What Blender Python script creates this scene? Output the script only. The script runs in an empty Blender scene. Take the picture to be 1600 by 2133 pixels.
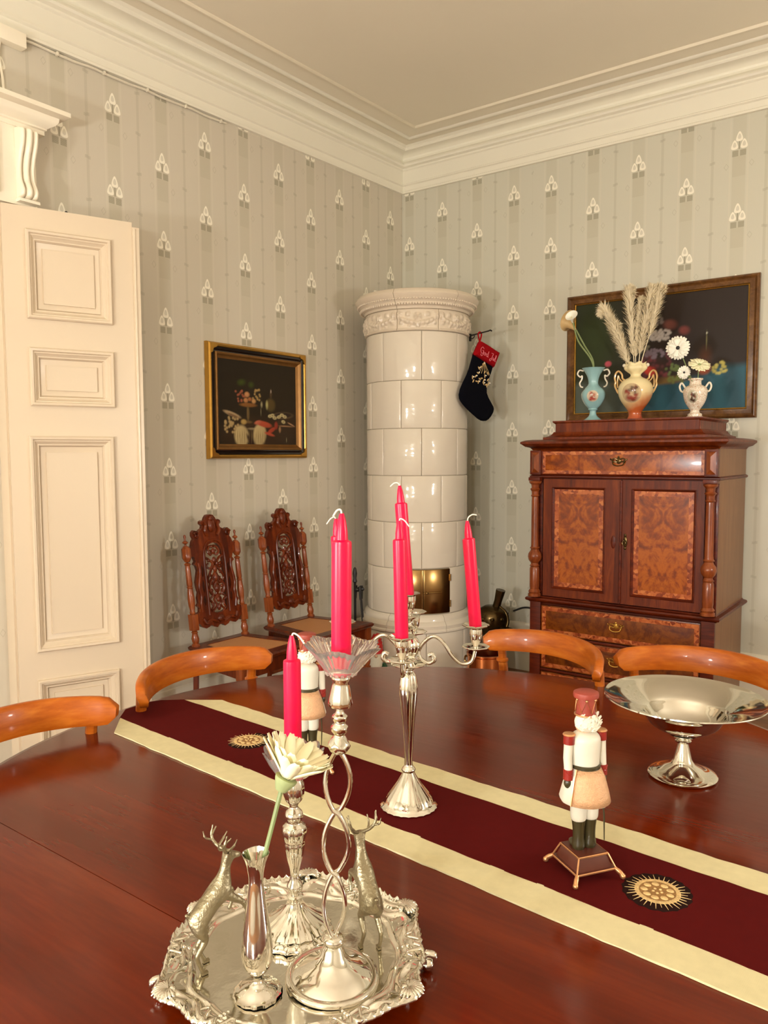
import bpy, bmesh, math, random
from mathutils import Matrix, Vector, Euler
random.seed(7)
PI = math.pi
col = bpy.context.scene.collection

# ---------------------------------------------------------------- camera
CAM = Vector((3.159, -4.478, 1.38))
F_PX, YAW, PITCH, ROLL = 1615.19, 0.6389, 0.0736, -0.0041
cy_, sy_ = math.cos(YAW), math.sin(YAW)
right = Vector((cy_, sy_, 0))
fwd = Vector((-sy_ * math.cos(PITCH), cy_ * math.cos(PITCH), -math.sin(PITCH)))
upv = right.cross(fwd)
r2 = right * math.cos(ROLL) + upv * math.sin(ROLL)
u2 = upv * math.cos(ROLL) - right * math.sin(ROLL)
camd = bpy.data.cameras.new('camera')
cam = bpy.data.objects.new('camera', camd)
col.objects.link(cam)
cam.matrix_world = Matrix(((r2.x, u2.x, -fwd.x, CAM.x), (r2.y, u2.y, -fwd.y, CAM.y), (r2.z, u2.z, -fwd.z, CAM.z), (0, 0, 0, 1)))
camd.sensor_fit = 'HORIZONTAL'
camd.sensor_width = 36
camd.lens = F_PX * 36 / 1600
camd.clip_start = 0.02
bpy.context.scene.camera = cam

# ---------------------------------------------------------------- world, lights, exposure
world = bpy.data.worlds.new('world')
bpy.context.scene.world = world
world.use_nodes = True
world.node_tree.nodes['Background'].inputs[0].default_value = (1.0, 0.86, 0.66, 1)
world.node_tree.nodes['Background'].inputs[1].default_value = 0.05

def point_light(name, loc, power, radius, color):
    l = bpy.data.lights.new(name, 'POINT')
    l.energy = power
    l.shadow_soft_size = radius
    l.color = color
    o = bpy.data.objects.new(name, l)
    o.location = loc
    col.objects.link(o)
    return o

def area_light(name, loc, target, power, sx, sy, color):
    l = bpy.data.lights.new(name, 'AREA')
    l.shape = 'RECTANGLE'
    l.size, l.size_y = sx, sy
    l.energy = power
    l.color = color
    o = bpy.data.objects.new(name, l)
    o.location = loc
    d = Vector(target) - Vector(loc)
    o.rotation_euler = d.to_track_quat('-Z', 'Y').to_euler()
    col.objects.link(o)
    return o

WARM = (1.0, 0.995, 0.985)
point_light('floor_lamp_bulb', (1.62, -5.85, 1.25), 112, 0.11, WARM)
point_light('side_lamp_bulb', (4.95, -2.25, 1.60), 70, 0.10, WARM)
for i in range(4):  # fill bulbs added behind the camera, lined up with the stove highlight
    a = i * 2 * PI / 4 + 0.3
    point_light('fill_bulb', (3.25 + 0.13 * math.cos(a), -6.15 + 0.13 * math.sin(a), 1.5), 28, 0.035, WARM)

vs = bpy.context.scene.view_settings
vs.view_transform = 'Standard'
vs.look = 'None'
vs.gamma = 1
vs.use_curve_mapping = False
vs.exposure = 0.40

# ---------------------------------------------------------------- helpers
def srgb(r, g, b):
    f = lambda c: (c / 255) / 12.92 if c / 255 <= 0.04045 else (((c / 255) + 0.055) / 1.055) ** 2.4
    return (f(r), f(g), f(b), 1)

def catmull(pts, n=6, closed=False):
    P = [Vector(p) for p in pts]
    out = []
    N = len(P)
    rng = range(N) if closed else range(N - 1)
    for i in rng:
        p1, p2 = P[i], P[(i + 1) % N]
        p0 = P[(i - 1) % N] if (closed or i > 0) else p1 * 2 - p2
        p3 = P[(i + 2) % N] if (closed or i + 2 < N) else p2 * 2 - p1
        for k in range(n):
            t = k / n
            out.append(0.5 * ((2 * p1) + (-p0 + p2) * t + (2 * p0 - 5 * p1 + 4 * p2 - p3) * t * t + (-p0 + 3 * p1 - 3 * p2 + p3) * t ** 3))
    if not closed:
        out.append(P[-1])
    return out

def smooth_prof(pts, n=4):
    return [(max(0.0, v.x), v.y) for v in catmull([(p[0], p[1], 0) for p in pts], n)]

class MB:
    def __init__(s):
        s.bm = bmesh.new()
        s.cl = None

    def box(s, cx, cy, cz, sx, sy, sz, bev=0.0, rot=None, taper=1.0):
        vs_ = []
        for dz in (-.5, .5):
            k = taper if dz > 0 else 1
            for dx, dy in ((-.5, -.5), (.5, -.5), (.5, .5), (-.5, .5)):
                v = Vector((dx * sx * k, dy * sy * k, dz * sz))
                if rot: v = rot @ v
                vs_.append(s.bm.verts.new(v + Vector((cx, cy, cz))))
        fs = []
        for f in ((3, 2, 1, 0), (4, 5, 6, 7), (0, 1, 5, 4), (1, 2, 6, 5), (2, 3, 7, 6), (3, 0, 4, 7)):
            fs.append(s.bm.faces.new([vs_[i] for i in f]))
        if bev > 0:
            es = set(e for f in fs for e in f.edges)
            bmesh.ops.bevel(s.bm, geom=list(es), offset=bev, segments=2, affect='EDGES', profile=0.7)
        return s

    def lathe(s, prof, segs=32, c=(0, 0, 0), ripple=None, M=None):
        rings = []
        for i, (r, z) in enumerate(prof):
            if r < 1e-6:
                v = Vector((c[0], c[1], c[2] + z))
                rings.append([s.bm.verts.new(M @ v if M else v)])
            else:
                ring = []
                for k in range(segs):
                    a = 2 * PI * k / segs
                    rr, zz = r, z
                    if ripple:
                        rr, zz = ripple(a, i, r, z)
                    v = Vector((c[0] + rr * math.cos(a), c[1] + rr * math.sin(a), c[2] + zz))
                    ring.append(s.bm.verts.new(M @ v if M else v))
                rings.append(ring)
        for a, b in zip(rings[:-1], rings[1:]):
            for k in range(segs):
                k2 = (k + 1) % segs
                if len(a) == 1 and len(b) == 1: break
                try:
                    if len(a) == 1: s.bm.faces.new((a[0], b[k2], b[k])[::-1])
                    elif len(b) == 1: s.bm.faces.new((a[k], a[k2], b[0]))
                    else: s.bm.faces.new((a[k], a[k2], b[k2], b[k]))
                except ValueError:
                    pass
        return s

    def tube(s, pts, r, segs=8, flat=None, closed=False, up=None):
        P = [Vector(p) for p in pts]
        n = len(P)
        R = [r] * n if not hasattr(r, '__len__') else list(r)
        if len(R) != n:
            R = [R[min(len(R) - 1, int(i * (len(R) - 1) / (n - 1) + .5))] for i in range(n)]
        T = []
        for i in range(n):
            a = P[(i - 1) % n] if (closed or i > 0) else P[i]
            b = P[(i + 1) % n] if (closed or i < n - 1) else P[i]
            t = (b - a)
            T.append(t.normalized() if t.length > 1e-9 else Vector((0, 0, 1)))
        N = Vector(up) if up else (Vector((0, 0, 1)) if abs(T[0].z) < 0.9 else Vector((1, 0, 0)))
        rings = []
        for i in range(n):
            N = (N - T[i] * N.dot(T[i]))
            if N.length < 1e-6: N = T[i].orthogonal()
            N.normalize()
            B = T[i].cross(N)
            ring = []
            for k in range(segs):
                a = 2 * PI * k / segs
                fl = flat if flat else 1.0
                ring.append(s.bm.verts.new(P[i] + N * (math.cos(a) * R[i] * fl) + B * (math.sin(a) * R[i])))
            rings.append(ring)
        m = n if closed else n - 1
        for i in range(m):
            a, b = rings[i], rings[(i + 1) % n]
            for k in range(segs):
                k2 = (k + 1) % segs
                s.bm.faces.new((a[k], a[k2], b[k2], b[k]))
        if not closed:
            s.bm.faces.new(rings[0][::-1])
            s.bm.faces.new(rings[-1])
        return s

    def ball(s, c, rx, ry=None, rz=None, u=16, v=10, M=None):
        ry = ry or rx
        rz = rz or rx
        mat_ = Matrix.Translation(Vector(c)) @ (M if M else Matrix.Identity(4)) @ Matrix.Diagonal((rx, ry, rz, 1))
        bmesh.ops.create_uvsphere(s.bm, u_segments=u, v_segments=v, radius=1.0, matrix=mat_)
        return s

    def ring(s, x0, x1, z0, z1, prof, y0=0.0):
        """mitred rectangular frame in the XZ plane facing -Y; prof = closed loop of (inset, height)"""
        loops = []
        for d, h in prof:
            loops.append([s.bm.verts.new((x, y0 - h, z)) for x, z in ((x0 + d, z0 + d), (x1 - d, z0 + d), (x1 - d, z1 - d), (x0 + d, z1 - d))])
        n = len(prof)
        for i in range(n):
            a, b = loops[i], loops[(i + 1) % n]
            for k in range(4):
                k2 = (k + 1) % 4
                s.bm.faces.new((a[k], a[k2], b[k2], b[k]))
        return s

    def plate(s, loops, y0, y1):
        """flat plate with holes in the XZ plane; loops = list of [(x, z)], extruded y0..y1"""
        allv, edges = [], []
        for lp in loops:
            vv = [s.bm.verts.new((x, y0, z)) for x, z in lp]
            ww = [s.bm.verts.new((x, y1, z)) for x, z in lp]
            allv.append((vv, ww))
        for side in (0, 1):
            es = []
            for pair in allv:
                vv = pair[side]
                for k in range(len(vv)):
                    es.append(s.bm.edges.new((vv[k], vv[(k + 1) % len(vv)])))
            bmesh.ops.triangle_fill(s.bm, edges=es, use_beauty=True)
        for vv, ww in allv:
            for k in range(len(vv)):
                k2 = (k + 1) % len(vv)
                s.bm.faces.new((vv[k], vv[k2], ww[k2], ww[k]))
        return s

    def poly(s, pts, z0, z1):
        """polygon in XY extruded z0..z1"""
        a = [s.bm.verts.new((x, y, z0)) for x, y in pts]
        b = [s.bm.verts.new((x, y, z1)) for x, y in pts]
        s.bm.faces.new(a[::-1]); s.bm.faces.new(b)
        for k in range(len(a)):
            k2 = (k + 1) % len(a)
            s.bm.faces.new((a[k], a[k2], b[k2], b[k]))
        return s

    def sweep(s, prof, path, closed_prof=True):
        """prof list of (a, b); path = function (a, b, i) -> Vector for station i, count n"""
        fn, n = path
        st = [[s.bm.verts.new(fn(a, b, i)) for a, b in prof] for i in range(n)]
        m = len(prof)
        for i in range(n - 1):
            for k in range(m if closed_prof else m - 1):
                k2 = (k + 1) % m
                s.bm.faces.new((st[i][k], st[i][k2], st[i + 1][k2], st[i + 1][k]))
        if closed_prof:
            s.bm.faces.new(st[0]); s.bm.faces.new(st[-1][::-1])
        return s

    def grid(s, nx, ny, fn, colfn=None):
        vv = [[s.bm.verts.new(fn(i / nx, j / ny)) for i in range(nx + 1)] for j in range(ny + 1)]
        if colfn and s.cl is None:
            s.cl = s.bm.loops.layers.float_color.new('Col')
        for j in range(ny):
            for i in range(nx):
                f = s.bm.faces.new((vv[j][i], vv[j][i + 1], vv[j + 1][i + 1], vv[j + 1][i]))
                if colfn:
                    for lp, (di, dj) in zip(f.loops, ((0, 0), (1, 0), (1, 1), (0, 1))):
                        c = colfn((i + di) / nx, (j + dj) / ny)
                        lp[s.cl] = (c[0], c[1], c[2], 1)
        return s

    def xf(s, M):
        bmesh.ops.transform(s.bm, matrix=M, verts=s.bm.verts)
        return s

def obj(name, mb, m, parent=None, smooth=35, label=None, fixn=True):
    bm = mb.bm
    if fixn: bmesh.ops.recalc_face_normals(bm, faces=bm.faces)
    if smooth:
        lim = math.radians(smooth)
        for f in bm.faces: f.smooth = True
        for e in bm.edges:
            if len(e.link_faces) == 2:
                e.smooth = e.calc_face_angle(0) < lim
    me = bpy.data.meshes.new(name)
    bm.to_mesh(me)
    bm.free()
    me.materials.append(m)
    o = bpy.data.objects.new(name, me)
    col.objects.link(o)
    if parent: o.parent = parent
    if label: o['label'] = label
    return o

def tag(o, label, cat, group=None):
    o['label'] = label
    o['category'] = cat
    if group: o['group'] = group
    return o

def thing(name, label, cat, loc=(0, 0, 0), rz=0.0, group=None, rot=None):
    o = bpy.data.objects.new(name, None)
    col.objects.link(o)
    o.empty_display_size = 0.05
    o.location = loc
    o.rotation_euler = rot if rot else (0, 0, rz)
    return tag(o, label, cat, group)

def struct(name, mb, m, smooth=35, parent=None):
    o = obj(name, mb, m, parent, smooth)
    if not parent: o['kind'] = 'structure'
    return o

def dup(root, label, loc, rz=0.0, rot=None, group=None):
    def cp(o, par):
        c = o.copy()
        col.objects.link(c)
        c.parent = par
        for ch in list(o.children): cp(ch, c)
        return c
    r = root.copy()
    col.objects.link(r)
    for ch in list(root.children): cp(ch, r)
    r.location = loc
    r.rotation_euler = rot if rot else (0, 0, rz)
    r['label'] = label
    if group: r['group'] = group
    return r

# ---------------------------------------------------------------- materials
class NT:
    def __init__(s, name):
        s.m = bpy.data.materials.new(name)
        s.m.use_nodes = True
        s.t = s.m.node_tree
        s.b = s.t.nodes['Principled BSDF']

    def n(s, kind, **kw):
        x = s.t.nodes.new(kind)
        for k, v in kw.items():
            setattr(x, k, v)
        return x

    def l(s, a, b):
        s.t.links.new(a, b)

    def math(s, op, a, b=None, c=None, clamp=False):
        x = s.n('ShaderNodeMath', operation=op, use_clamp=clamp)
        for i, v in enumerate((a, b, c)):
            if v is None: continue
            if hasattr(v, 'links'): s.l(v, x.inputs[i])
            else: x.inputs[i].default_value = v
        return x.outputs[0]

    def mix(s, fac, a, b):
        x = s.n('ShaderNodeMix', data_type='RGBA')
        for i, v in ((0, fac), (6, a), (7, b)):
            if hasattr(v, 'links'): s.l(v, x.inputs[i])
            else: x.inputs[i].default_value = v
        return x.outputs[2]

    def coord(s, kind='Object', scale=(1, 1, 1), rot=(0, 0, 0)):
        tc = s.n('ShaderNodeTexCoord')
        mp = s.n('ShaderNodeMapping')
        mp.inputs['Scale'].default_value = scale
        mp.inputs['Rotation'].default_value = rot
        s.l(tc.outputs[kind], mp.inputs[0])
        return mp.outputs[0]

    def noise(s, vec, scale, detail=4, dist=0.0, rough=0.5):
        x = s.n('ShaderNodeTexNoise')
        s.l(vec, x.inputs['Vector'])
        x.inputs['Scale'].default_value = scale
        x.inputs['Detail'].default_value = detail
        x.inputs['Distortion'].default_value = dist
        x.inputs['Roughness'].default_value = rough
        return x.outputs['Fac']

    def ramp(s, fac, stops):
        x = s.n('ShaderNodeValToRGB')
        s.l(fac, x.inputs[0])
        e = x.color_ramp.elements
        while len(e) < len(stops): e.new(0.5)
        for el, (p, c) in zip(e, stops):
            el.position = p
            el.color = c
        return x.outputs[0]

    def bump(s, h, strength=0.2, dist=0.01):
        x = s.n('ShaderNodeBump')
        x.inputs['Strength'].default_value = strength
        x.inputs['Distance'].default_value = dist
        s.l(h, x.inputs['Height'])
        s.l(x.outputs[0], s.b.inputs['Normal'])

    def fin(s, color=None, rough=0.5, metal=0.0, coat=0.0, spec=None, trans=0.0, ior=None, sheen=0.0):
        if color is not None:
            if hasattr(color, 'links'): s.l(color, s.b.inputs['Base Color'])
            else: s.b.inputs['Base Color'].default_value = color
        if hasattr(rough, 'links'): s.l(rough, s.b.inputs['Roughness'])
        else: s.b.inputs['Roughness'].default_value = rough
        s.b.inputs['Metallic'].default_value = metal
        s.b.inputs['Coat Weight'].default_value = coat
        s.b.inputs['Coat Roughness'].default_value = 0.06
        if spec is not None: s.b.inputs['Specular IOR Level'].default_value = spec
        s.b.inputs['Transmission Weight'].default_value = trans
        s.b.inputs['Sheen Weight'].default_value = sheen
        if ior: s.b.inputs['IOR'].default_value = ior
        return s.m

def plain(name, c, rough=0.5, metal=0.0, var=0.06, scale=14, bump=0.0, **kw):
    t = NT(name)
    v = t.coord()
    nz = t.noise(v, scale, 3)
    lo = tuple(x * (1 - var * 1.6) for x in c[:3]) + (1,)
    hi = tuple(min(1, x * (1 + var * 1.6)) for x in c[:3]) + (1,)
    cc = t.mix(nz, lo, hi)
    if bump: t.bump(t.noise(v, scale * 3, 3), bump, 0.004)
    return t.fin(cc, rough, metal, **kw)

def wood(name, dark, mid, light, scale=(1, 1, 12), nscale=6, rough=0.3, coat=0.3, rot=(0, 0, 0), dist=0.8, bump=0.05):
    t = NT(name)
    v = t.coord(scale=scale, rot=rot)
    a = t.noise(v, nscale, 6, dist, 0.6)
    b = t.noise(v, nscale * 6, 3, 0.2)
    f = t.math('ADD', t.math('MULTIPLY', a, 0.8), t.math('MULTIPLY', b, 0.2))
    c = t.ramp(f, [(0.30, dark), (0.5, mid), (0.70, light)])
    t.bump(b, bump, 0.002)
    return t.fin(c, rough, 0, coat, spec=0.3)

def wallpaper(name, axis, segs):
    """segs: list of (threshold, origin, period, z_origin); axis 'x' or 'y'"""
    t = NT(name)
    tc = t.n('ShaderNodeTexCoord')
    sp = t.n('ShaderNodeSeparateXYZ')
    t.l(tc.outputs['Object'], sp.inputs[0])
    u = sp.outputs[0] if axis == 'x' else sp.outputs[1]
    z = sp.outputs[2]
    p = segs[0][2]
    def cell(org, zo):
        q = t.math('DIVIDE', t.math('SUBTRACT', u, org), p)
        q = t.math('ADD', q, 0.5)
        fl = t.math('FLOOR', q)
        du = t.math('MULTIPLY', t.math('SUBTRACT', t.math('SUBTRACT', q, fl), 0.5), p)
        par = t.math('FLOORED_MODULO', fl, 2.0)
        w = t.math('ADD', t.math('DIVIDE', t.math('SUBTRACT', z, zo), 0.367), t.math('MULTIPLY', par, 0.5))
        w = t.math('ADD', w, 0.5)
        dz = t.math('MULTIPLY', t.math('SUBTRACT', t.math('FRACT', w), 0.5), 0.367)
        return du, dz
    du, dz = cell(segs[0][1], segs[0][3])
    if len(segs) > 1:
        d2, e2 = cell(segs[1][1], segs[1][3])
        sw = t.math('GREATER_THAN', u, segs[1][0])
        def pick(a, b):
            return t.math('ADD', t.math('MULTIPLY', a, t.math('SUBTRACT', 1.0, sw)), t.math('MULTIPLY', b, sw))
        du, dz = pick(du, d2), pick(dz, e2)
    adu = t.math('ABSOLUTE', du)
    def drop(cx, cz, w, h, x=None):
        x = x if x is not None else adu
        X = t.math('DIVIDE', t.math('SUBTRACT', x, cx), w)
        Y = t.math('DIVIDE', t.math('SUBTRACT', dz, cz), h)
        Xs = t.math('MULTIPLY', X, t.math('ADD', 1.35, t.math('MULTIPLY', Y, 0.75)))
        return t.math('ADD', t.math('MULTIPLY', Xs, Xs), t.math('MULTIPLY', Y, Y))
    v1 = drop(0.0, 0.020, 0.0195, 0.025, du)
    v2 = drop(0.0235, -0.020, 0.0195, 0.024)
    def band(v, lo, hi):
        return t.math('MULTIPLY', t.math('GREATER_THAN', v, lo), t.math('LESS_THAN', v, hi))
    ringm = t.math('MAXIMUM', band(v1, 0.30, 1.0), band(v2, 0.30, 1.0))
    inner = t.math('MAXIMUM', t.math('LESS_THAN', v1, 0.30), t.math('LESS_THAN', v2, 0.30))
    blk = t.math('MULTIPLY', band(adu, 0.004, 0.034), band(dz, -0.080, -0.050))
    hatch = t.math('GREATER_THAN', t.math('FRACT', t.math('MULTIPLY', dz, 260.0)), 0.35)
    stem = t.math('MULTIPLY', t.math('LESS_THAN', adu, 0.003), band(dz, -0.045, 0.0))
    stripe = t.math('LESS_THAN', adu, 0.033)
    below = t.math('MULTIPLY', stripe, t.math('LESS_THAN', dz, -0.08))
    edge = t.math('GREATER_THAN', adu, p / 2 - 0.007)
    edge2 = t.math('MULTIPLY', t.math('GREATER_THAN', adu, p / 2 - 0.014), t.math('LESS_THAN', t.math('ABSOLUTE', t.math('SUBTRACT', t.math('ABSOLUTE', dz), 0.09)), 0.007))
    side = band(adu, 0.040, 0.048)
    dm = t.math('ADD', t.math('ABSOLUTE', t.math('SUBTRACT', adu, 0.062)), t.math('ABSOLUTE', t.math('MULTIPLY', t.math('SUBTRACT', dz, -0.125), 0.7)))
    dia = band(dm, 0.010, 0.0125)
    # tone
    v = t.coord()
    nz = t.noise(v, 0.9, 2)
    base = t.mix(nz, srgb(207, 196, 178), srgb(204, 196, 177)) if axis == 'y' else t.mix(nz, srgb(208, 202, 186), srgb(203, 201, 182))
    fine = t.noise(t.coord(scale=(60, 60, 4)), 3.0, 2)
    base = t.mix(t.math('MULTIPLY', fine, 0.25), base, srgb(214, 206, 188))
    c = t.mix(t.math('MULTIPLY', stripe, 0.30), base, srgb(188, 181, 156))
    c = t.mix(t.math('MULTIPLY', below, 0.25), c, srgb(180, 172, 148))
    c = t.mix(t.math('MULTIPLY', side, 0.35), c, srgb(216, 208, 188))
    c = t.mix(t.math('MULTIPLY', edge, 0.22), c, srgb(160, 153, 128))
    c = t.mix(t.math('MULTIPLY', edge2, 0.25), c, srgb(145, 138, 114))
    c = t.mix(t.math('MULTIPLY', dia, 0.4), c, srgb(160, 152, 125))
    c = t.mix(t.math('MULTIPLY', blk, t.math('ADD', 0.3, t.math('MULTIPLY', hatch, 0.45))), c, srgb(142, 134, 110))
    c = t.mix(t.math('MULTIPLY', stem, 0.7), c, srgb(135, 128, 105))
    c = t.mix(t.math('MULTIPLY', inner, 0.7), c, srgb(226, 219, 200))
    c = t.mix(t.math('MULTIPLY', ringm, 0.95), c, srgb(248, 241, 222))
    h = t.math('ADD', ringm, t.math('MULTIPLY', fine, 0.15))
    t.bump(h, 0.25, 0.001)
    return t.fin(c, 0.62, 0, spec=0.3)

M = {}
M['wpL'] = wallpaper('wallpaper_left', 'y', [(-99, -0.943 - 0.2675 * 6, 0.2675, 2.793)])
M['wpR'] = wallpaper('wallpaper_right', 'x', [(-99, 0.325, 0.2645, 3.007), (0.98, 1.103, 0.262, 3.015)])
M['ceil'] = plain('ceiling_paint', srgb(234, 225, 204), 0.7, var=0.02, scale=2)
M['cornice'] = plain('cornice_paint', srgb(238, 232, 214), 0.45, var=0.015, scale=3)
M['white'] = plain('white_gloss_paint', srgb(246, 236, 214), 0.32, var=0.012, scale=4)
M['door_paint'] = plain('door_paint', srgb(218, 200, 174), 0.32, var=0.012, scale=4)
M['white2'] = plain('aged_white_paint', srgb(226, 217, 196), 0.4, var=0.02, scale=5)
M['dark'] = plain('black_iron', srgb(22, 18, 16), 0.45)
M['floor'] = wood('floor_boards', srgb(90, 55, 30), srgb(125, 82, 48), srgb(150, 104, 66), (1, 10, 1), 4, 0.4, 0.1)

def stove_mat():
    t = NT('stove_glaze')
    v = t.coord()
    nz = t.noise(v, 5, 3)
    c = t.mix(nz, srgb(217, 204, 186), srgb(222, 211, 192))
    w = t.noise(t.coord(scale=(3, 3, 6)), 3, 1)
    t.bump(w, 0.18, 0.02)
    return t.fin(c, 0.07, 0, 0.0, spec=0.5)
M['glaze'] = stove_mat()
M['glaze2'] = plain('stove_relief_glaze', srgb(220, 204, 182), 0.2, var=0.03, bump=0.1)
M['grout'] = plain('stove_joint', srgb(150, 138, 118), 0.8)
M['brass'] = plain('aged_brass', srgb(150, 118, 72), 0.22, 1.0, var=0.12, scale=9)
M['bronze'] = plain('dark_bronze', srgb(84, 66, 36), 0.22, 0.85, var=0.2, scale=20)
M['copper'] = plain('polished_copper', srgb(216, 130, 74), 0.2, 1.0, var=0.1, scale=12)

def silver(name, c, rough, b=0.0, sc=60):
    t = NT(name)
    v = t.coord()
    nz = t.noise(v, 24, 3)
    cc = t.mix(nz, tuple(x * 0.93 for x in c[:3]) + (1,), c)
    if b: t.bump(t.noise(v, sc, 3), b, 0.003)
    r = t.math('ADD', rough, t.math('MULTIPLY', t.noise(v, 40, 2), 0.05))
    return t.fin(cc, r, 1.0)
M['silver'] = silver('polished_silver', srgb(226, 221, 209), 0.04)
M['silver_tray'] = silver('engraved_silver', srgb(226, 221, 208), 0.06, 0.05, 60)
M['deer'] = silver('champagne_metal', srgb(156, 145, 118), 0.38, 0.6, 150)

def glass(name, c=(1, 0.97, 0.93, 1)):
    t = NT(name)
    t.fin(c, 0.06, 0, trans=0.92, ior=1.38)
    return t.m
M['glass'] = glass('cut_glass')

M['mahogany'] = None
def table_mat():
    t = NT('mahogany_varnish')
    v = t.coord(scale=(1.0, 9, 1))
    a = t.noise(v, 1.4, 3, 0.0, 0.5)
    b = t.noise(v, 16, 2, 0.0)
    cld = t.noise(t.coord(), 2.2, 3)
    f = t.math('ADD', t.math('MULTIPLY', a, 0.62), t.math('ADD', t.math('MULTIPLY', b, 0.16), t.math('MULTIPLY', cld, 0.22)))
    c = t.ramp(f, [(0.3, srgb(70, 15, 0)), (0.5, srgb(90, 22, 0)), (0.72, srgb(112, 34, 1))])
    r = t.math('ADD', 0.10, t.math('MULTIPLY', t.noise(t.coord(scale=(1, 9, 1)), 7, 3), 0.12))
    t.bump(t.noise(t.coord(scale=(1, 7, 1)), 10, 3), 0.05, 0.003)
    return t.fin(c, r, 0, 0.0, spec=0.3)
M['mahogany'] = table_mat()
M['walnut'] = wood('cabinet_walnut', srgb(68, 18, 0), srgb(102, 36, 2), srgb(130, 56, 8), (9, 9, 1), 3.2, 0.42, 0.06)
M['walnut_dark'] = wood('cabinet_moulding', srgb(56, 10, 0), srgb(86, 24, 2), srgb(114, 42, 8), (1, 6, 9), 4, 0.38, 0.1)
M['cab_side'] = wood('cabinet_side', srgb(116, 76, 44), srgb(128, 86, 52), srgb(140, 98, 62), (8, 8, 1), 3, 0.4, 0.1)

def burl(name, k=1.0):
    t = NT(name)
    tc = t.n('ShaderNodeTexCoord')
    sp = t.n('ShaderNodeSeparateXYZ')
    t.l(tc.outputs['Object'], sp.inputs[0])
    ax = t.math('ABSOLUTE', sp.outputs[0])
    cb = t.n('ShaderNodeCombineXYZ')
    t.l(ax, cb.inputs[0]); t.l(sp.outputs[2], cb.inputs[2])
    a = t.noise(cb.outputs[0], 7, 5, 2.2, 0.6)
    b = t.noise(cb.outputs[0], 40, 3, 0.6)
    f = t.math('ADD', t.math('MULTIPLY', a, 0.78), t.math('MULTIPLY', b, 0.22))
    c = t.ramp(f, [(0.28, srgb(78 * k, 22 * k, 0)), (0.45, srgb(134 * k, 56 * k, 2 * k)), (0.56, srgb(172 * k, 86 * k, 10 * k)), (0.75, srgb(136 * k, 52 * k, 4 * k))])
    return t.fin(c, 0.24, 0, 0.15)
M['burl'] = burl('walnut_burl')
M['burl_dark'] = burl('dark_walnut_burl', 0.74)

def crossband(name):
    t = NT(name)
    v = t.coord()
    x = t.n('ShaderNodeTexVoronoi')
    t.l(v, x.inputs['Vector'])
    x.inputs['Scale'].default_value = 60
    sep = t.n('ShaderNodeSeparateColor')
    t.l(x.outputs['Color'], sep.inputs[0])
    n_ = t.noise(v, 30, 2)
    f = t.math('ADD', t.math('MULTIPLY', sep.outputs[0], 0.6), t.math('MULTIPLY', n_, 0.4))
    c = t.ramp(f, [(0.2, srgb(120, 44, 14)), (0.5, srgb(168, 80, 34)), (0.8, srgb(200, 116, 60))])
    return t.fin(c, 0.24, 0, 0.15)
M['crossband'] = crossband('crossband_veneer')
M['carved'] = wood('carved_oak', srgb(54, 14, 2), srgb(88, 30, 6), srgb(126, 54, 16), (7, 7, 1.2), 4, 0.3, 0.25)
M['turned'] = wood('turned_oak', srgb(88, 34, 10), srgb(128, 60, 24), srgb(156, 84, 40), (7, 7, 1.2), 4, 0.3, 0.25)
M['birch'] = wood('birch_chair_wood', srgb(138, 60, 4), srgb(170, 84, 12), srgb(192, 108, 30), (2, 2, 10), 3, 0.36, 0.12)

def cane():
    t = NT('woven_cane')
    v = t.coord(rot=(0, 0, PI / 4))
    b = t.n('ShaderNodeTexChecker')
    t.l(v, b.inputs['Vector'])
    b.inputs['Scale'].default_value = 190
    c = t.mix(b.outputs['Fac'], srgb(168, 108, 62), srgb(208, 152, 98))
    t.bump(b.outputs['Fac'], 0.3, 0.002)
    return t.fin(c, 0.55)
M['cane'] = cane()

def vcol(name, rough=0.4, coat=0.0):
    t = NT(name)
    a = t.n('ShaderNodeVertexColor')
    a.layer_name = 'Col'
    v = t.coord()
    nz = t.noise(v, 120, 3)
    c = t.mix(t.math('MULTIPLY', nz, 0.14), a.outputs['Color'], (0, 0, 0, 1))
    t.b.inputs['Specular IOR Level'].default_value = 0.3
    return t.fin(c, rough, 0, coat)
M['canvas'] = vcol('painted_canvas', 0.45, 0.0)
M['decal'] = vcol('porcelain_print', 0.12, 0.2)
M['gold'] = plain('gilt', srgb(196, 150, 70), 0.25, 0.9, var=0.12, scale=30)
M['gold_dull'] = plain('dull_gilt', srgb(132, 92, 44), 0.35, 0.6, var=0.12, scale=30)
M['black_lac'] = plain('black_lacquer', srgb(20, 12, 10), 0.2, coat=0.3)
M['frame_wood'] = wood('frame_wood', srgb(70, 42, 18), srgb(102, 66, 32), srgb(128, 88, 46), (3, 3, 3), 8, 0.3, 0.2)

def wax():
    t = NT('pink_wax')
    v = t.coord()
    c = t.mix(t.noise(v, 30, 2), srgb(212, 0, 54), srgb(222, 2, 70))
    t.fin(c, 0.32, 0, 0.0, spec=0.35)
    t.b.inputs['Subsurface Weight'].default_value = 0.25
    t.b.inputs['Subsurface Radius'].default_value = (0.01, 0.003, 0.003)
    t.b.inputs['Subsurface Scale'].default_value = 1.0
    return t.m
M['wax'] = wax()
M['wick'] = plain('wick', srgb(245, 235, 215), 0.8)

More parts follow.
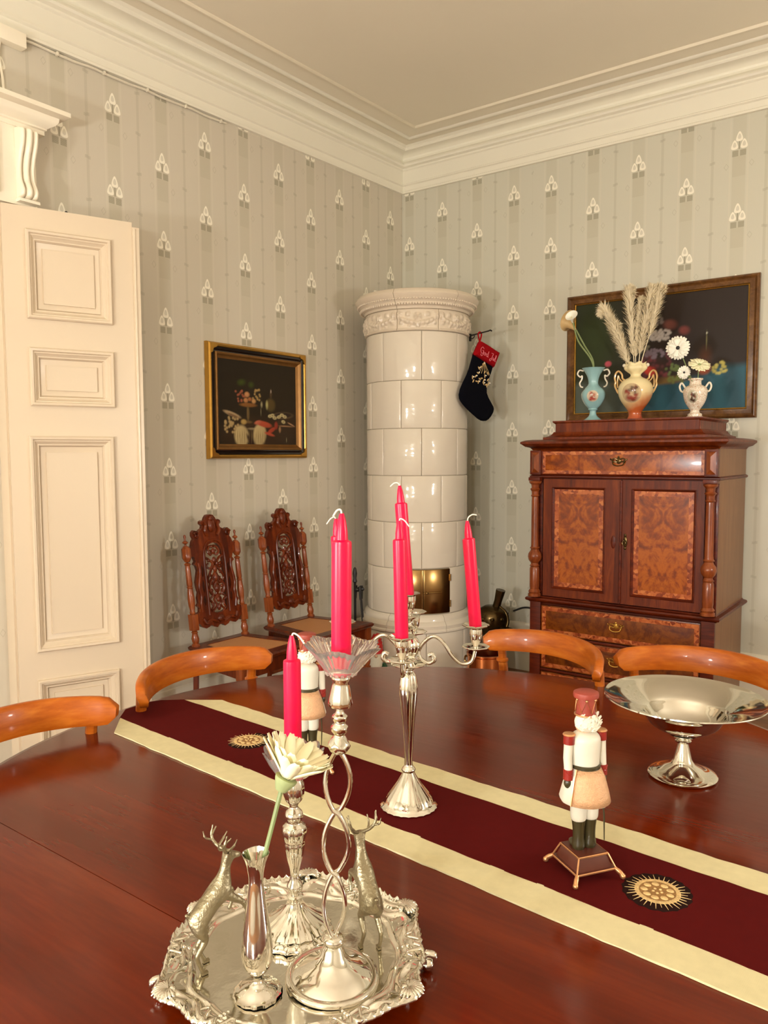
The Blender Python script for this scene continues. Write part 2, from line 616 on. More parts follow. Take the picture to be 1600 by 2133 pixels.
def cloth(name, c, sc=900):
    t = NT(name)
    v = t.coord()
    w = t.n('ShaderNodeTexWave')
    w.inputs['Scale'].default_value = sc / 6
    t.l(v, w.inputs['Vector'])
    nz = t.noise(v, 60, 4)
    cc = t.mix(nz, tuple(x * 0.88 for x in c[:3]) + (1,), tuple(min(1, x * 1.1) for x in c[:3]) + (1,))
    t.bump(w.outputs['Fac'], 0.1, 0.0005)
    return t.fin(cc, 0.9, 0, spec=0.08)
M['maroon'] = cloth('maroon_cloth', srgb(78, 10, 8))
M['cream'] = cloth('cream_cloth', srgb(206, 194, 152))
M['emb_dark'] = cloth('dark_embroidery', srgb(34, 16, 12))
M['emb_gold'] = plain('gold_embroidery', srgb(222, 182, 124), 0.5, 0.2, var=0.3, scale=300, bump=0.4)
M['emb_tan'] = plain('tan_embroidery', srgb(150, 108, 58), 0.6, 0.1, var=0.4, scale=300, bump=0.4)
M['black_felt'] = cloth('black_velvet', srgb(8, 8, 16))
M['red_felt'] = cloth('red_velvet', srgb(150, 10, 18))
M['pearl'] = plain('pearl_bead', srgb(240, 232, 214), 0.25)
M['pinkthread'] = plain('pink_thread', srgb(236, 130, 140), 0.6)
M['petal'] = plain('cream_petal', srgb(252, 244, 204), 0.6, var=0.03, scale=40)
M['petal_w'] = plain('white_petal', srgb(250, 246, 230), 0.6, var=0.03, scale=40)
M['calla'] = plain('tan_petal', srgb(206, 172, 118), 0.55, var=0.12, scale=20)
M['stem'] = plain('green_stem', srgb(128, 142, 92), 0.5, var=0.12, scale=20)
M['calyx'] = plain('green_calyx', srgb(150, 160, 110), 0.6, var=0.15, scale=60)
M['pampas'] = plain('pampas_plume', srgb(240, 224, 190), 0.9, var=0.1, scale=60)
M['porc_blue'] = plain('pale_blue_porcelain', srgb(150, 190, 192), 0.12, var=0.04, scale=25, coat=0.3)
M['porc_gilt'] = plain('gilt_porcelain', srgb(216, 176, 116), 0.2, 0.15, var=0.12, scale=60, coat=0.3)
M['porc_white'] = plain('white_porcelain', srgb(238, 228, 208), 0.12, var=0.03, scale=25, coat=0.3)
def porc_cream():
    t = NT('cream_to_rust_porcelain')
    tc = t.n('ShaderNodeTexCoord')
    sp = t.n('ShaderNodeSeparateXYZ')
    t.l(tc.outputs['Object'], sp.inputs[0])
    f = t.math('ADD', t.math('MULTIPLY', sp.outputs[2], 4.0), t.math('MULTIPLY', t.noise(tc.outputs['Object'], 14, 2), 0.25))
    f = t.math('ADD', f, t.math('MULTIPLY', sp.outputs[0], -2.2))
    c = t.ramp(f, [(0.08, srgb(168, 66, 34)), (0.30, srgb(196, 100, 52)), (0.52, srgb(232, 206, 152)), (0.9, srgb(240, 224, 176))])
    return t.fin(c, 0.12, 0, 0.3)
M['porc_cream'] = porc_cream()
def porc_speck():
    t = NT('gilt_veined_porcelain')
    v = t.coord()
    n_ = t.noise(v, 90, 4, 1.5)
    c = t.ramp(n_, [(0.44, srgb(240, 230, 212)), (0.5, srgb(190, 140, 96)), (0.56, srgb(240, 230, 212))])
    return t.fin(c, 0.15, 0, 0.3)
M['porc_speck'] = porc_speck()
M['nut_white'] = plain('painted_white', srgb(214, 206, 188), 0.45, var=0.04, scale=40)
M['nut_hair'] = plain('white_curls', srgb(240, 232, 212), 0.7, var=0.1, scale=200, bump=0.5)
M['nut_red'] = plain('painted_red', srgb(138, 30, 20), 0.35, var=0.08)
M['nut_hat'] = plain('painted_dusty_red', srgb(150, 62, 48), 0.45, var=0.06)
M['nut_peach'] = plain('peach_glitter', srgb(208, 160, 118), 0.45, 0.15, var=0.12, scale=160, bump=0.4)
M['nut_boot'] = plain('painted_olive_black', srgb(58, 50, 28), 0.3, var=0.1)
M['nut_base'] = plain('painted_brown', srgb(84, 40, 28), 0.3, var=0.1)
M['skin'] = plain('painted_skin', srgb(226, 178, 140), 0.4)
M['gold_trim'] = plain('rose_gold_trim', srgb(216, 160, 112), 0.3, 0.8, var=0.1, scale=60)
M['gnome_red'] = plain('gnome_red', srgb(190, 34, 28), 0.6)
M['gnome_green'] = plain('gnome_green', srgb(34, 74, 38), 0.6)
M['beard'] = plain('gnome_beard', srgb(214, 204, 180), 0.8, bump=0.4, scale=80)
M['paper'] = plain('white_paper', srgb(236, 228, 208), 0.7)
M['rubber'] = plain('black_cable', srgb(24, 20, 18), 0.5)

# ================================================================ SETTING
RX, RY = 5.4, -6.6
def tz(x, y): return -0.010 * x + 0.026 * y * (1 if y > -4 else 4 / -y)

struct('floor', MB().box(RX / 2, RY / 2, -0.05, RX + .3, -RY + .3, 0.1), M['floor'])
mb = MB(); mb.box(-0.06, RY / 2, 1.75, 0.12, -RY + .24, 3.5); struct('wall_left', mb, M['wpL'], 0)
mb = MB(); mb.box(RX / 2, 0.06, 1.75, RX, 0.12, 3.5); struct('wall_right', mb, M['wpR'], 0)
mb = MB(); mb.box(RX + 0.06, RY / 2, 1.75, 0.12, -RY + .24, 3.5); struct('wall_far_side', mb, M['wpL'], 0)
mb = MB(); mb.box(RX / 2, RY - 0.06, 1.75, RX, 0.12, 3.5); struct('wall_back', mb, M['wpR'], 0)

CZ = 3.44
mb = MB()
vv = [mb.bm.verts.new((x, y, CZ + tz(x, y))) for x, y in ((0, RY), (RX, RY), (RX, -4), (RX, 0), (0, 0), (0, -4))]
ww = [mb.bm.verts.new((v.co.x, v.co.y, v.co.z + 0.12)) for v in vv]
for q in ((0, 1, 2, 5), (5, 2, 3, 4)):
    mb.bm.faces.new([vv[i] for i in q]); mb.bm.faces.new([ww[i] for i in q][::-1])
for k in range(6):
    k2 = (k + 1) % 6
    mb.bm.faces.new((vv[k], vv[k2], ww[k2], ww[k]))
struct('ceiling', mb, M['ceil'], 0)

# cornice profile: (distance from wall, height)
cove = [(0.020, 3.362), (0.012, 3.372), (0.010, 3.384), (0.014, 3.394), (0.026, 3.404), (0.046, 3.411), (0.068, 3.414)]
CP = [(0, 3.160), (0.020, 3.160), (0.020, 3.172), (0.012, 3.177), (0.012, 3.208), (0.024, 3.213), (0.024, 3.220), (0.012, 3.226),
      (0.012, 3.308), (0.022, 3.314), (0.022, 3.324), (0.042, 3.330), (0.048, 3.340), (0.044, 3.350)] + cove + \
     [(0.084, 3.414), (0.090, 3.420), (0.090, 3.430), (0.104, 3.436), (0.110, 3.442), (0.110, 3.452), (0, 3.452)]
def cornice_side(name, which):
    mb = MB()
    def f(a, b, i):
        if which == 'left':
            y = (-a, -4.0, RY)[i]
            return Vector((a, y, b + tz(a, y)))
        x = (a, RX)[i]
        return Vector((x, -a, b + tz(x, -a)))
    mb.sweep(CP, (f, 3 if which == 'left' else 2))
    struct(name, mb, M['cornice'], 28)
cornice_side('trim_1', 'left')
cornice_side('trim_2', 'right')
# raised lines that frame the ceiling
def bead(name, d, w, h, m):
    prof = [(d, 3.447), (d, 3.441 - h * .3), (d + w * .3, 3.439 - h), (d + w * .7, 3.439 - h), (d + w, 3.441 - h * .3), (d + w, 3.447)]
    for nm, which in ((name[0], 'left'), (name[1], 'right')):
        mb = MB()
        def f(a, b, i, which=which):
            if which == 'left':
                y = (-a, -4.0, RY)[i]
                return Vector((a, y, b + tz(a, y)))
            x = (a, RX)[i]
            return Vector((x, -a, b + tz(x, -a)))
        mb.sweep(prof, (f, 3 if which == 'left' else 2))
        struct(nm, mb, m, 60)
bead(('trim_3', 'trim_4'), 0.175, 0.034, 0.010, M['cornice'])
bead(('trim_5', 'trim_6'), 0.325, 0.013, 0.012, M['white'])

# baseboards
BP = [(0, 0), (0.030, 0), (0.030, 0.21), (0.026, 0.215), (0.026, 0.235), (0.018, 0.25), (0.018, 0.285), (0.010, 0.30), (0, 0.305)]
mb = MB(); mb.sweep(BP, (lambda a, b, i: Vector((a, (-0.0, -2.62)[i], b)), 2)); struct('baseboard_left', mb, M['white2'])
mb = MB(); mb.sweep(BP, (lambda a, b, i: Vector(((0, RX)[i], -a, b)), 2)); struct('baseboard_right', mb, M['white2'])

# ---- doorway surround on the left wall (far post visible above the open leaf)
mb = MB()
mb.box(0.03, -2.775, 1.19, 0.06, 0.17, 2.38, 0.004)
mb.box(0.045, -2.775, 1.19, 0.03, 0.08, 2.30, 0.004)
sur = struct('trim_7', mb, M['door_paint'])
mb = MB()   # frieze board over the opening
mb.box(0.035, -3.60, 2.545, 0.07, 1.80, 0.31)
mb.ring(-4.3, -2.86, 2.42, 2.67, [(0.0, 0.0), (0.0, 0.012), (0.01, 0.016), (0.022, 0.008), (0.03, 0.0)])
# ring was built facing -y at y=0: turn it to face +x
bm_r = [v for v in mb.bm.verts if abs(v.co.y) < 0.05 and v.co.x < -2]
for v in bm_r:
    v.co = Vector((0.07 - v.co.y, v.co.x, v.co.z))
struct('trim_8', mb, M['white'])
# cornice of the door head with a mitred return
HP = [(0.0, 2.695), (0.075, 2.695), (0.075, 2.712), (0.082, 2.715), (0.082, 2.722), (0.092, 2.728), (0.108, 2.738), (0.116, 2.75), (0.118, 2.765), (0.132, 2.77), (0.150, 2.772), (0.150, 2.79), (0.0, 2.80)]
mb = MB()
YE = -2.735
def hf(a, b, i):
    return (Vector((a, -4.5, b)), Vector((a, YE + a, b)), Vector((0.0, YE + a, b)))[i]
mb.sweep(HP, (hf, 3))
struct('trim_9', mb, M['white'], 30)
# fluted scroll console under the head cornice
sil = catmull([(0.075, 2.690, 0), (0.118, 2.684, 0), (0.124, 2.66, 0), (0.116, 2.62, 0), (0.098, 2.575, 0), (0.088, 2.53, 0), (0.092, 2.49, 0), (0.104, 2.465, 0), (0.112, 2.445, 0), (0.106, 2.425, 0), (0.086, 2.415, 0), (0.072, 2.405, 0)], 5)
mb = MB()
for k, (yo, w, sc) in enumerate([(-2.775, 0.021, 0.0), (-2.748, 0.024, 0.006), (-2.720, 0.021, 0.0)]):
    prof = [(v.x + sc, v.y) for v in sil]
    for j in range(len(prof) - 1):
        pass
    nseg = 8
    rows = []
    for x, z in prof:
        row = []
        for q in range(nseg + 1):
            t = q / nseg
            row.append(mb.bm.verts.new((x - 0.010 * (1 - math.sin(PI * t)), yo - w / 2 + w * t, z)))
        rows.append(row)
    back = [[mb.bm.verts.new((0.06, yo - w / 2 + w * (q / nseg), z)) for q in (0, nseg)] for x, z in prof]
    for a, b, ba, bb in zip(rows[:-1], rows[1:], back[:-1], back[1:]):
        for q in range(nseg):
            mb.bm.faces.new((a[q], a[q + 1], b[q + 1], b[q]))
        mb.bm.faces.new((a[0], b[0], bb[0], ba[0]))
        mb.bm.faces.new((a[-1], b[-1], bb[1], ba[1]))
mb.box(0.062, -2.748, 2.405, 0.085, 0.085, 0.012, 0.002)
struct('trim_10', mb, M['white'], 40)

# ---- open door leaf
LA = math.radians(69.4)
door = bpy.data.objects.new('door_1', None)
col.objects.link(door)
door.location = (0.083, -2.86, 0)
door.rotation_euler = (0, 0, LA)
door['kind'] = 'structure'
W, TH = 0.508, 0.038
panels = [(0.082, 0.415, 1.935, 2.288), (0.082, 0.415, 1.585, 1.820), (0.070, 0.405, 0.567, 1.462), (0.070, 0.400, 0.12, 0.448)]
mb = MB()
outer = [(0.0, 0.012), (W, 0.012), (W, 2.378), (0.0, 2.378)]
holes = [[(a + .012, c + .012), (b - .012, c + .012), (b - .012, d - .012), (a + .012, d - .012)] for a, b, c, d in panels]
mb.plate([outer] + holes, 0.0, TH)
struct('leaf_frame', mb, M['door_paint'], 30, door)
mb = MB()
mb.box(W + 0.014, TH * .5 - .004, 1.185, 0.030, TH + 0.008, 2.345, 0.004)
mb.tube([(W + 0.008, -0.006, 0.02), (W + 0.008, -0.006, 2.35)], 0.007, 8)
struct('edge_strip', mb, M['door_paint'], 30, door)
for a, b, c, d in panels:
    mb = MB()
    mb.ring(a, b, c, d, [(0.0, -0.002), (0.0, 0.014), (0.005, 0.020), (0.013, 0.018), (0.017, 0.009), (0.021, 0.009), (0.024, 0.004), (0.033, -0.004), (0.037, -0.004), (0.044, -0.017), (0.044, -0.022), (0.012, -0.022), (0.012, -0.002)])
    i = 0.044
    mb.ring(a + i, b - i, c + i, d - i, [(0, -0.014), (0.022, -0.021), (0.0225, -0.011), (0.0261, -0.011), (0.0261, -0.026), (0, -0.026)])
    mb.box((a + b) / 2, 0.020, (c + d) / 2, b - a - 2 * (i + .024), 0.016, d - c - 2 * (i + .024))
    struct('panel', mb, M['door_paint'], 28, door)
mb = MB()
mb.lathe([(0, 0), (0.006, 0.002), (0.007, 0.006), (0.004, 0.010), (0, 0.011)], 12, (0.245, 0.008, 2.374))  # dark knob in place of a wallpaper drop and its shadow
obj('shadow_knob', mb, M['dark'], door, label='small dark knob on the top edge standing for a spot of shadow')

# ---- wiring by the door head
mb = MB()
mb.box(0.022, -2.770, 3.060, 0.044, 0.13, 0.058, 0.004)
tag(obj('junction_box', mb, M['white']), 'cream painted junction box high on the wall above the door head', 'junction box')
mb = MB()
mb.tube(catmull([(0.012, -2.800, 3.034, ), (0.010, -2.806, 2.98), (0.012, -2.795, 2.90), (0.016, -2.792, 2.80)], 6), 0.0055, 8)
tag(obj('power_cable', mb, M['white']), 'white cable dropping from the junction box to the door head', 'cable')
mb = MB()
pp = []
for k in range(30):
    y = -2.705 + k * (1.10 / 29)
    pp.append((0.010 + 0.002 * math.sin(k * 1.7), y, 3.148 + tz(0, y) + 0.0025 * math.sin(k * .9)))
mb.tube(pp, 0.0055, 6)
for k in (4, 10, 16, 22, 28):
    mb.box(pp[k][0] + .002, pp[k][1], pp[k][2], 0.014, 0.010, 0.016, 0.002)
tag(obj('wall_conduit', mb, M['white2']), 'thin painted conduit clipped along the wall under the left cornice', 'conduit')

# ================================================================ TILED STOVE
SX, SY = 0.46, -0.50
VA = math.atan2(CAM.y - SY, CAM.x - SX)
stove = thing('tiled_stove', 'tall round cream glazed tile stove with brass doors in the corner of the room', 'stove', (SX, SY, 0))
def curved_tile(mb, r0, r1, a0, a1, z0, z1, n=8, e=0.004, relief=None, ny=1):
    """block bent round the stove axis, with a rounded edge on its face"""
    us = [0, e * 0.5 / r1, e * 1.5 / r1] + [k / n * (a1 - a0) for k in range(1, n)] + [(a1 - a0) - e * 1.5 / r1, (a1 - a0) - e * 0.5 / r1, a1 - a0]
    us = sorted(us)
    zs = [0, e * 0.5, e * 1.5] + [k / ny * (z1 - z0) for k in range(1, ny)] + [z1 - z0 - e * 1.5, z1 - z0 - e * 0.5, z1 - z0]
    def dep_(u, z):
        du = min(u, (a1 - a0) - u) * r1
        dz = min(z, (z1 - z0) - z)
        m_ = min(du, dz)
        return 0.0035 if m_ < 1e-6 else (0.0012 if m_ < e else 0.0)
    rows = []
    for z in zs:
        row = []
        for u in us:
            r = r1 - dep_(u, z)
            if relief: r += relief(u / (a1 - a0), z / (z1 - z0))
            row.append(mb.bm.verts.new((r * math.cos(a0 + u), r * math.sin(a0 + u), z0 + z)))
        rows.append(row)
    for a, b in zip(rows[:-1], rows[1:]):
        for k in range(len(us) - 1):
            mb.bm.faces.new((a[k], a[k + 1], b[k + 1], b[k]))
    border = [rows[0][k] for k in range(len(us))] + [rows[j][-1] for j in range(1, len(zs))] + [rows[-1][k] for k in range(len(us) - 2, -1, -1)] + [rows[j][0] for j in range(len(zs) - 2, 0, -1)]
    inner = []
    for v in border:
        a = math.atan2(v.co.y, v.co.x)
        inner.append(mb.bm.verts.new((r0 * math.cos(a), r0 * math.sin(a), v.co.z)))
    for k in range(len(border)):
        k2 = (k + 1) % len(border)
        mb.bm.faces.new((border[k], inner[k], inner[k2], border[k2]))

RS = 0.310
mb = MB()
mb.lathe([(0, 0.0), (0.330, 0.0), (0.330, 0.34), (0.302, 0.38), (0.302, 2.22), (0.33, 2.26), (0.33, 2.31), (0, 2.31)], 64)
obj('stove_core', mb, M['grout'], stove)
ZJ = [0.440, 0.713, 0.985, 1.258, 1.532, 1.808, 2.088]
dA0, dA1 = math.radians(-25.3), math.radians(38.5)
G = 0.0012 / RS
for row in range(6):
    off = math.radians(5 if row % 2 else -17.5)      # stretcher bond
    for k in range(8):
        a0 = off + k * PI / 4; a1 = a0 + PI / 4
        # wrap to -pi..pi about the viewing direction
        while a0 > PI: a0 -= 2 * PI; a1 -= 2 * PI
        if row == 0:
            lo, hi = a0, a1
            if lo < dA1 and hi > dA0:
                segs_ = []
                if lo < dA0: segs_.append((lo, dA0))
                if hi > dA1: segs_.append((dA1, hi))
            else: segs_ = [(lo, hi)]
        else: segs_ = [(a0, a1)]
        for lo, hi in segs_:
            if hi - lo < 0.03: continue
            mb = MB()
            jit = random.uniform(-.0007, .0007)
            curved_tile(mb, 0.300, RS + jit, VA + lo + G, VA + hi - G, ZJ[row] + .001, ZJ[row + 1] - .001, 8)
            obj('tile', mb, M['glaze'], stove, 50)
for k in range(8):   # plinth tiles
    a0 = math.radians(9) + k * PI / 4
    mb = MB()
    curved_tile(mb, 0.325, 0.345, VA + a0 + G, VA + a0 + PI / 4 - G, 0.002, 0.335, 8)
    obj('plinth_tile', mb, M['glaze'], stove, 50)
for k in range(6):
    a0 = math.radians(-31) + k * PI / 3
    mb = MB()
    prof = [(0.325, 0.337), (0.352, 0.337), (0.358, 0.343), (0.358, 0.352), (0.350, 0.358), (0.352, 0.366), (0.354, 0.378), (0.340, 0.398), (0.332, 0.402), (0.330, 0.412), (0.326, 0.424), (0.316, 0.432), (0.308, 0.439), (0.300, 0.439)]
    mb.sweep(prof, (lambda a, b, i, a0=a0: Vector((a * math.cos(VA + a0 + G + (PI / 3 - 2 * G) * i / 14), a * math.sin(VA + a0 + G + (PI / 3 - 2 * G) * i / 14), b)), 15))
    obj('base_ring', mb, M['glaze'], stove, 40)
# relief frieze: swags, shells and drops pressed into the tiles
def swag(u, z):
    h = 0
    for cx in (0.5,):
        x = (u - cx) * 2
        zc = 0.62 - 0.34 * (1 - x * x) + 0.05
        d = abs(z - zc)
        if abs(x) < 0.82: h = max(h, 0.011 * max(0, 1 - (d / 0.13) ** 2) * (0.75 + .25 * math.sin(u * 62)))
    for cx, cz, r, hh in ((0.5, 0.62, 0.10, .012), (0.06, 0.70, 0.09, .010), (0.94, 0.70, 0.09, .010), (0.5, 0.20, 0.05, .009), (0.27, 0.74, 0.06, .009), (0.73, 0.74, 0.06, .009), (0.10, 0.36, 0.05, .008), (0.90, 0.36, 0.05, .008), (0.3, .22, .035, .006), (.7, .22, .035, .006)):
        d2 = ((u - cx) / r) ** 2 + ((z - cz) / (r * 2.2)) ** 2
        if d2 < 1:
            an = math.atan2(z - cz, u - cx)
            h = max(h, hh * (1 - d2) ** .6 * (0.75 + 0.25 * math.cos(6 * an)))
    if z < 0.09: h = max(h, 0.004)
    return h * 1.5
for k in range(8):
    a0 = math.radians(-27.5 + 36.6 * 0) + k * PI / 4 + math.radians(6)
    mb = MB()
    curved_tile(mb, 0.300, 0.314, VA + a0 + G, VA + a0 + PI / 4 - G, 2.090, 2.212, 44, relief=swag, ny=26)
    obj('frieze_tile', mb, M['glaze2'], stove, 50)
cprof = [(0.300, 2.213), (0.318, 2.213), (0.320, 2.219), (0.322, 2.226), (0.334, 2.232), (0.346, 2.242), (0.346, 2.248), (0.352, 2.252), (0.356, 2.262), (0.362, 2.270), (0.372, 2.282), (0.376, 2.292), (0.372, 2.302), (0.366, 2.308), (0.362, 2.316), (0.352, 2.321), (0.30, 2.321)]
for k in range(6):
    a0 = math.radians(-21) + k * PI / 3
    mb = MB()
    mb.sweep(cprof, (lambda a, b, i, a0=a0: Vector((a * math.cos(VA + a0 + G + (PI / 3 - 2 * G) * i / 16), a * math.sin(VA + a0 + G + (PI / 3 - 2 * G) * i / 16), b)), 17))
    for q in range(22):
        aa = VA + a0 + PI / 3 * (q + .5) / 22
        mb.ball((0.342 * math.cos(aa), 0.342 * math.sin(aa), 2.2375), 0.0085, u=8, v=6)
        mb.ball((0.3585 * math.cos(aa + .012), 0.3585 * math.sin(aa + .012), 2.262), 0.0062, u=8, v=6)
    obj('cornice_segment', mb, M['glaze2'], stove, 40)
# brass doors
for s, (lo, hi) in enumerate(((dA0, math.radians(6.6)), (math.radians(6.6), dA1))):
    mb = MB()
    curved_tile(mb, 0.302, 0.314, VA + lo + .001, VA + hi - .001, 0.446, 0.708, 10, e=0.002)
    d_ = obj('brass_door', mb, M['brass'], stove, 50)
    if s == 1:
        for z in (0.50, 0.655):
            mb = MB()
            aa = VA + dA1
            mb.tube([(0.316 * math.cos(aa), 0.316 * math.sin(aa), z - .02), (0.316 * math.cos(aa), 0.316 * math.sin(aa), z + .02)], 0.005, 8)
            obj('hinge', mb, M['brass'], d_)
        mb = MB()
        mb.tube([(0.319 * math.cos(VA + lo + q * .05), 0.319 * math.sin(VA + lo + q * .05), 0.572) for q in range(8)], 0.004, 8)
        mb.ball((0.324 * math.cos(VA + lo + .06), 0.324 * math.sin(VA + lo + .06), 0.572), 0.009)
        obj('latch', mb, M['brass'], d_)

# odds and ends lying on top of the stove
mb = MB()
mb.plate([[(-0.05, 0), (0.05, 0), (0.028, 0.045), (-0.036, 0.052)]], -0.002, 0.002)
mb.xf(Matrix.Rotation(0.7, 4, 'Z') @ Matrix.Rotation(-0.25, 4, 'X'))
o = obj('paper_fold', mb, M['paper']); o.location = (0.30, -0.66, 2.322)
tag(o, 'small folded white paper standing on the left rim of the stove top', 'paper')
mb = MB()
mb.tube(catmull([(0, 0, 0.004), (0.03, 0.01, 0.03), (0.07, 0.03, 0.034), (0.11, 0.05, 0.018), (0.16, 0.07, 0.006)], 5), 0.004, 6)
mb.tube(catmull([(0.05, -0.01, 0.004), (0.09, 0.02, 0.022), (0.15, 0.05, 0.024), (0.22, 0.10, 0.010)], 5), 0.004, 6)
o = obj('bent_wire', mb, M['dark']); o.location = (0.335, -0.70, 2.322); o.rotation_euler = (0, 0, 0.1)
tag(o, 'dark bent wire lying on the stove top behind the rim', 'wire')

# ================================================================ STOCKING ON ITS ROD
rod = thing('damper_rod', 'thin black iron rod hooked on the right side of the tiled stove', 'rod', (0.735, -0.327, 2.100))
mb = MB(); mb.tube([(0, 0, 0), (0.165, -0.070, 0.004), (0.180, -0.078, 0.006), (0.190, -0.080, 0.000)], 0.0045, 8)
obj('rod', mb, M['dark'], rod)
mb = MB(); mb.box(0.002, -0.004, -0.012, 0.012, 0.012, 0.045, 0.002)
mb.tube(catmull([(0.004, -0.004, -0.012), (0.020, -0.014, -0.022), (0.038, -0.020, -0.014), (0.040, -0.020, 0.0)], 5), 0.003, 6)
obj('hook', mb, M['dark'], rod)

stk = thing('christmas_stocking', 'black velvet christmas stocking with red cuff hanging beside the stove', 'stocking', (0.82, -0.40, 2.098), math.radians(80))
leg_o = [(-0.033, 1.975), (-0.063, 1.902), (-0.091, 1.849), (-0.128, 1.797), (-0.15, 1.761), (-0.161, 1.728), (-0.157, 1.706), (-0.145, 1.69), (-0.123, 1.671), (-0.097, 1.653), (-0.062, 1.632), (-0.022, 1.611), (0.009, 1.594), (0.041, 1.583), (0.068, 1.581), (0.093, 1.583), (0.118, 1.594), (0.141, 1.612), (0.159, 1.633), (0.164, 1.651), (0.159, 1.665), (0.136, 1.691), (0.108, 1.721), (0.089, 1.752), (0.089, 1.79), (0.098, 1.827), (0.111, 1.86), (0.129, 1.887), (0.147, 1.920)]
def puffy(mb, outline, o, thick, rings_=4):
    cx = sum(p[0] for p in outline) / len(outline); cz = sum(p[1] for p in outline) / len(outline)
    n = len(outline)
    def ring_(k, side):
        t = k / rings_
        y = side * thick * math.sqrt(max(0, 1 - (1 - t) ** 2))
        # inset toward medial line, local shrink by averaging
        res = []
        for i, (x, z) in enumerate(outline):
            f = 1 - 0.72 * t
            lx = (x - cx) * (1 - .30 * t) ; lz = (z - cz) * (1 - .30 * t)
            res.append(mb.bm.verts.new((cx + lx - o[0], y, cz + lz - o[2])))
        return res
    for side in (-1, 1):
        prev = ring_(0, side)
        for k in range(1, rings_ + 1):
            cur = ring_(k, side)
            for i in range(n):
                i2 = (i + 1) % n
                mb.bm.faces.new((prev[i], prev[i2], cur[i2], cur[i]))
            prev = cur
        bmesh.ops.triangle_fill(mb.bm, edges=[e for e in {mb.bm.edges.get((prev[i], prev[(i + 1) % n])) for i in range(n)} if e])
    bmesh.ops.remove_doubles(mb.bm, verts=mb.bm.verts, dist=0.0004)
O = (0.0, 0.0, 2.098)
mb = MB(); puffy(mb, leg_o, O, 0.018); obj('sock', mb, M['black_felt'], stk)
cuff_o = [(0.026, 2.056), (0.077, 2.042), (0.146, 2.020), (0.212, 1.999), (0.184, 1.952), (0.157, 1.906), (0.088, 1.927), (0.024, 1.948), (-0.033, 1.966), (-0.003, 2.013)]
mb = MB(); puffy(mb, cuff_o, O, 0.024, 3); cuff = obj('cuff', mb, M['red_felt'], stk)
mb = MB(); mb.tube(catmull([(0.028, 0.0, -0.045), (0.024, 0.008, -0.005), (0.030, 0.0, 0.010), (0.036, -0.008, -0.005), (0.030, 0, -0.045)], 6), 0.005, 6, flat=0.4)
obj('hanging_loop', mb, M['red_felt'], stk)
# cursive words stitched on the cuff: God Jul
strokes = [
    [(1.0, 1.7), (0.5, 2.0), (0.0, 1.5), (0.0, 0.8), (0.4, 0.3), (0.9, 0.5), (1.0, 1.1), (0.6, 1.1), (1.05, 1.1), (1.0, 0.1), (0.5, -0.4), (0.2, 0.0)],
    [(1.75, 0.95), (1.4, 0.8), (1.35, 0.4), (1.65, 0.2), (1.95, 0.5), (1.75, 0.95), (2.1, 0.8)],
    [(2.75, 0.9), (2.4, 0.9), (2.25, 0.5), (2.5, 0.2), (2.8, 0.5), (2.95, 1.8), (2.85, 0.9), (2.9, 0.3), (3.1, 0.25)],
    [(4.0, 1.8), (4.7, 1.9), (4.5, 1.0), (4.3, 0.0), (3.9, -0.4), (3.7, 0.0), (4.2, 0.4)],
    [(4.9, 1.0), (4.85, 0.4), (5.1, 0.25), (5.35, 0.9), (5.35, 0.35), (5.55, 0.25)],
    [(5.75, 0.6), (6.0, 1.7), (5.8, 1.9), (5.72, 0.8), (5.85, 0.25), (6.1, 0.3)]]
mb = MB()
uvx, uvz = Vector((0.956, 0, -0.293)).normalized(), Vector((0.293, 0, 0.956)).normalized()
for st in strokes:
    mb.tube([Vector((0.004, -0.0262, 1.977 - O[2])) + uvx * (p.x * 0.0245) + uvz * (p.y * 0.0225) for p in catmull([(a, b, 0) for a, b in st], 5)], 0.0017, 5)
obj('stitched_lettering', mb, M['pinkthread'], cuff)
# mistletoe sprig of leaves and pearls
mb, mb2 = MB(), MB()
sp = [(1000, 758), (1003, 775), (990, 768), (996, 788), (988, 778), (1010, 777), (983, 785), (992, 790), (976, 788), (985, 795), (1001, 792), (1010, 790), (1012, 798), (1006, 800), (1000, 798), (978, 795), (989, 796), (1008, 802), (1003, 783), (994, 765)]
for k, (u, v) in enumerate(sp):
    x = 0.042 + (u - 1000) * 0.0042; z = 1.920 - (v - 758) * 0.0029 - O[2]
    an = random.uniform(0, PI)
    mb.ball((x, -0.0195, z), 0.0125, 0.002, 0.0045, 10, 6, M=Matrix.Rotation(an, 4, 'Y'))
    if k % 2 == 0: mb2.ball((x + .008, -0.0215, z + .004), 0.0046, u=8, v=6)
for k in range(5):
    mb.tube([(0.050, -0.019, -0.165), (0.050 + (k - 2) * 0.026, -0.019, -0.23 - abs(k - 2) * .006)], 0.0014, 5)
obj('embroidered_leaves', mb, M['emb_gold'], stk, label='gold stitched sprig')
obj('pearl_beads', mb2, M['pearl'], stk)['kind'] = 'stuff'

# ================================================================ PICTURES
def blobs(bg, items):
    def f(u, v):
        c = list(bg(u, v))
        for it in items:
            x, y, rx, ry, an, colr = it[:6]
            soft = it[6] if len(it) > 6 else 0.35
            dx, dy = u - x, v - y
            ca, sa = math.cos(an), math.sin(an)
            X, Y = (dx * ca + dy * sa) / rx, (-dx * sa + dy * ca) / ry
            d = math.sqrt(X * X + Y * Y)
            if d < 1:
                a = min(1, (1 - d) / soft)
                sh = 1.0 + 0.25 * (-X * 0.5 + Y * 0.5)
                for q in range(3):
                    c[q] = c[q] * (1 - a) + min(1, colr[q] * sh) * a
        return c
    return f

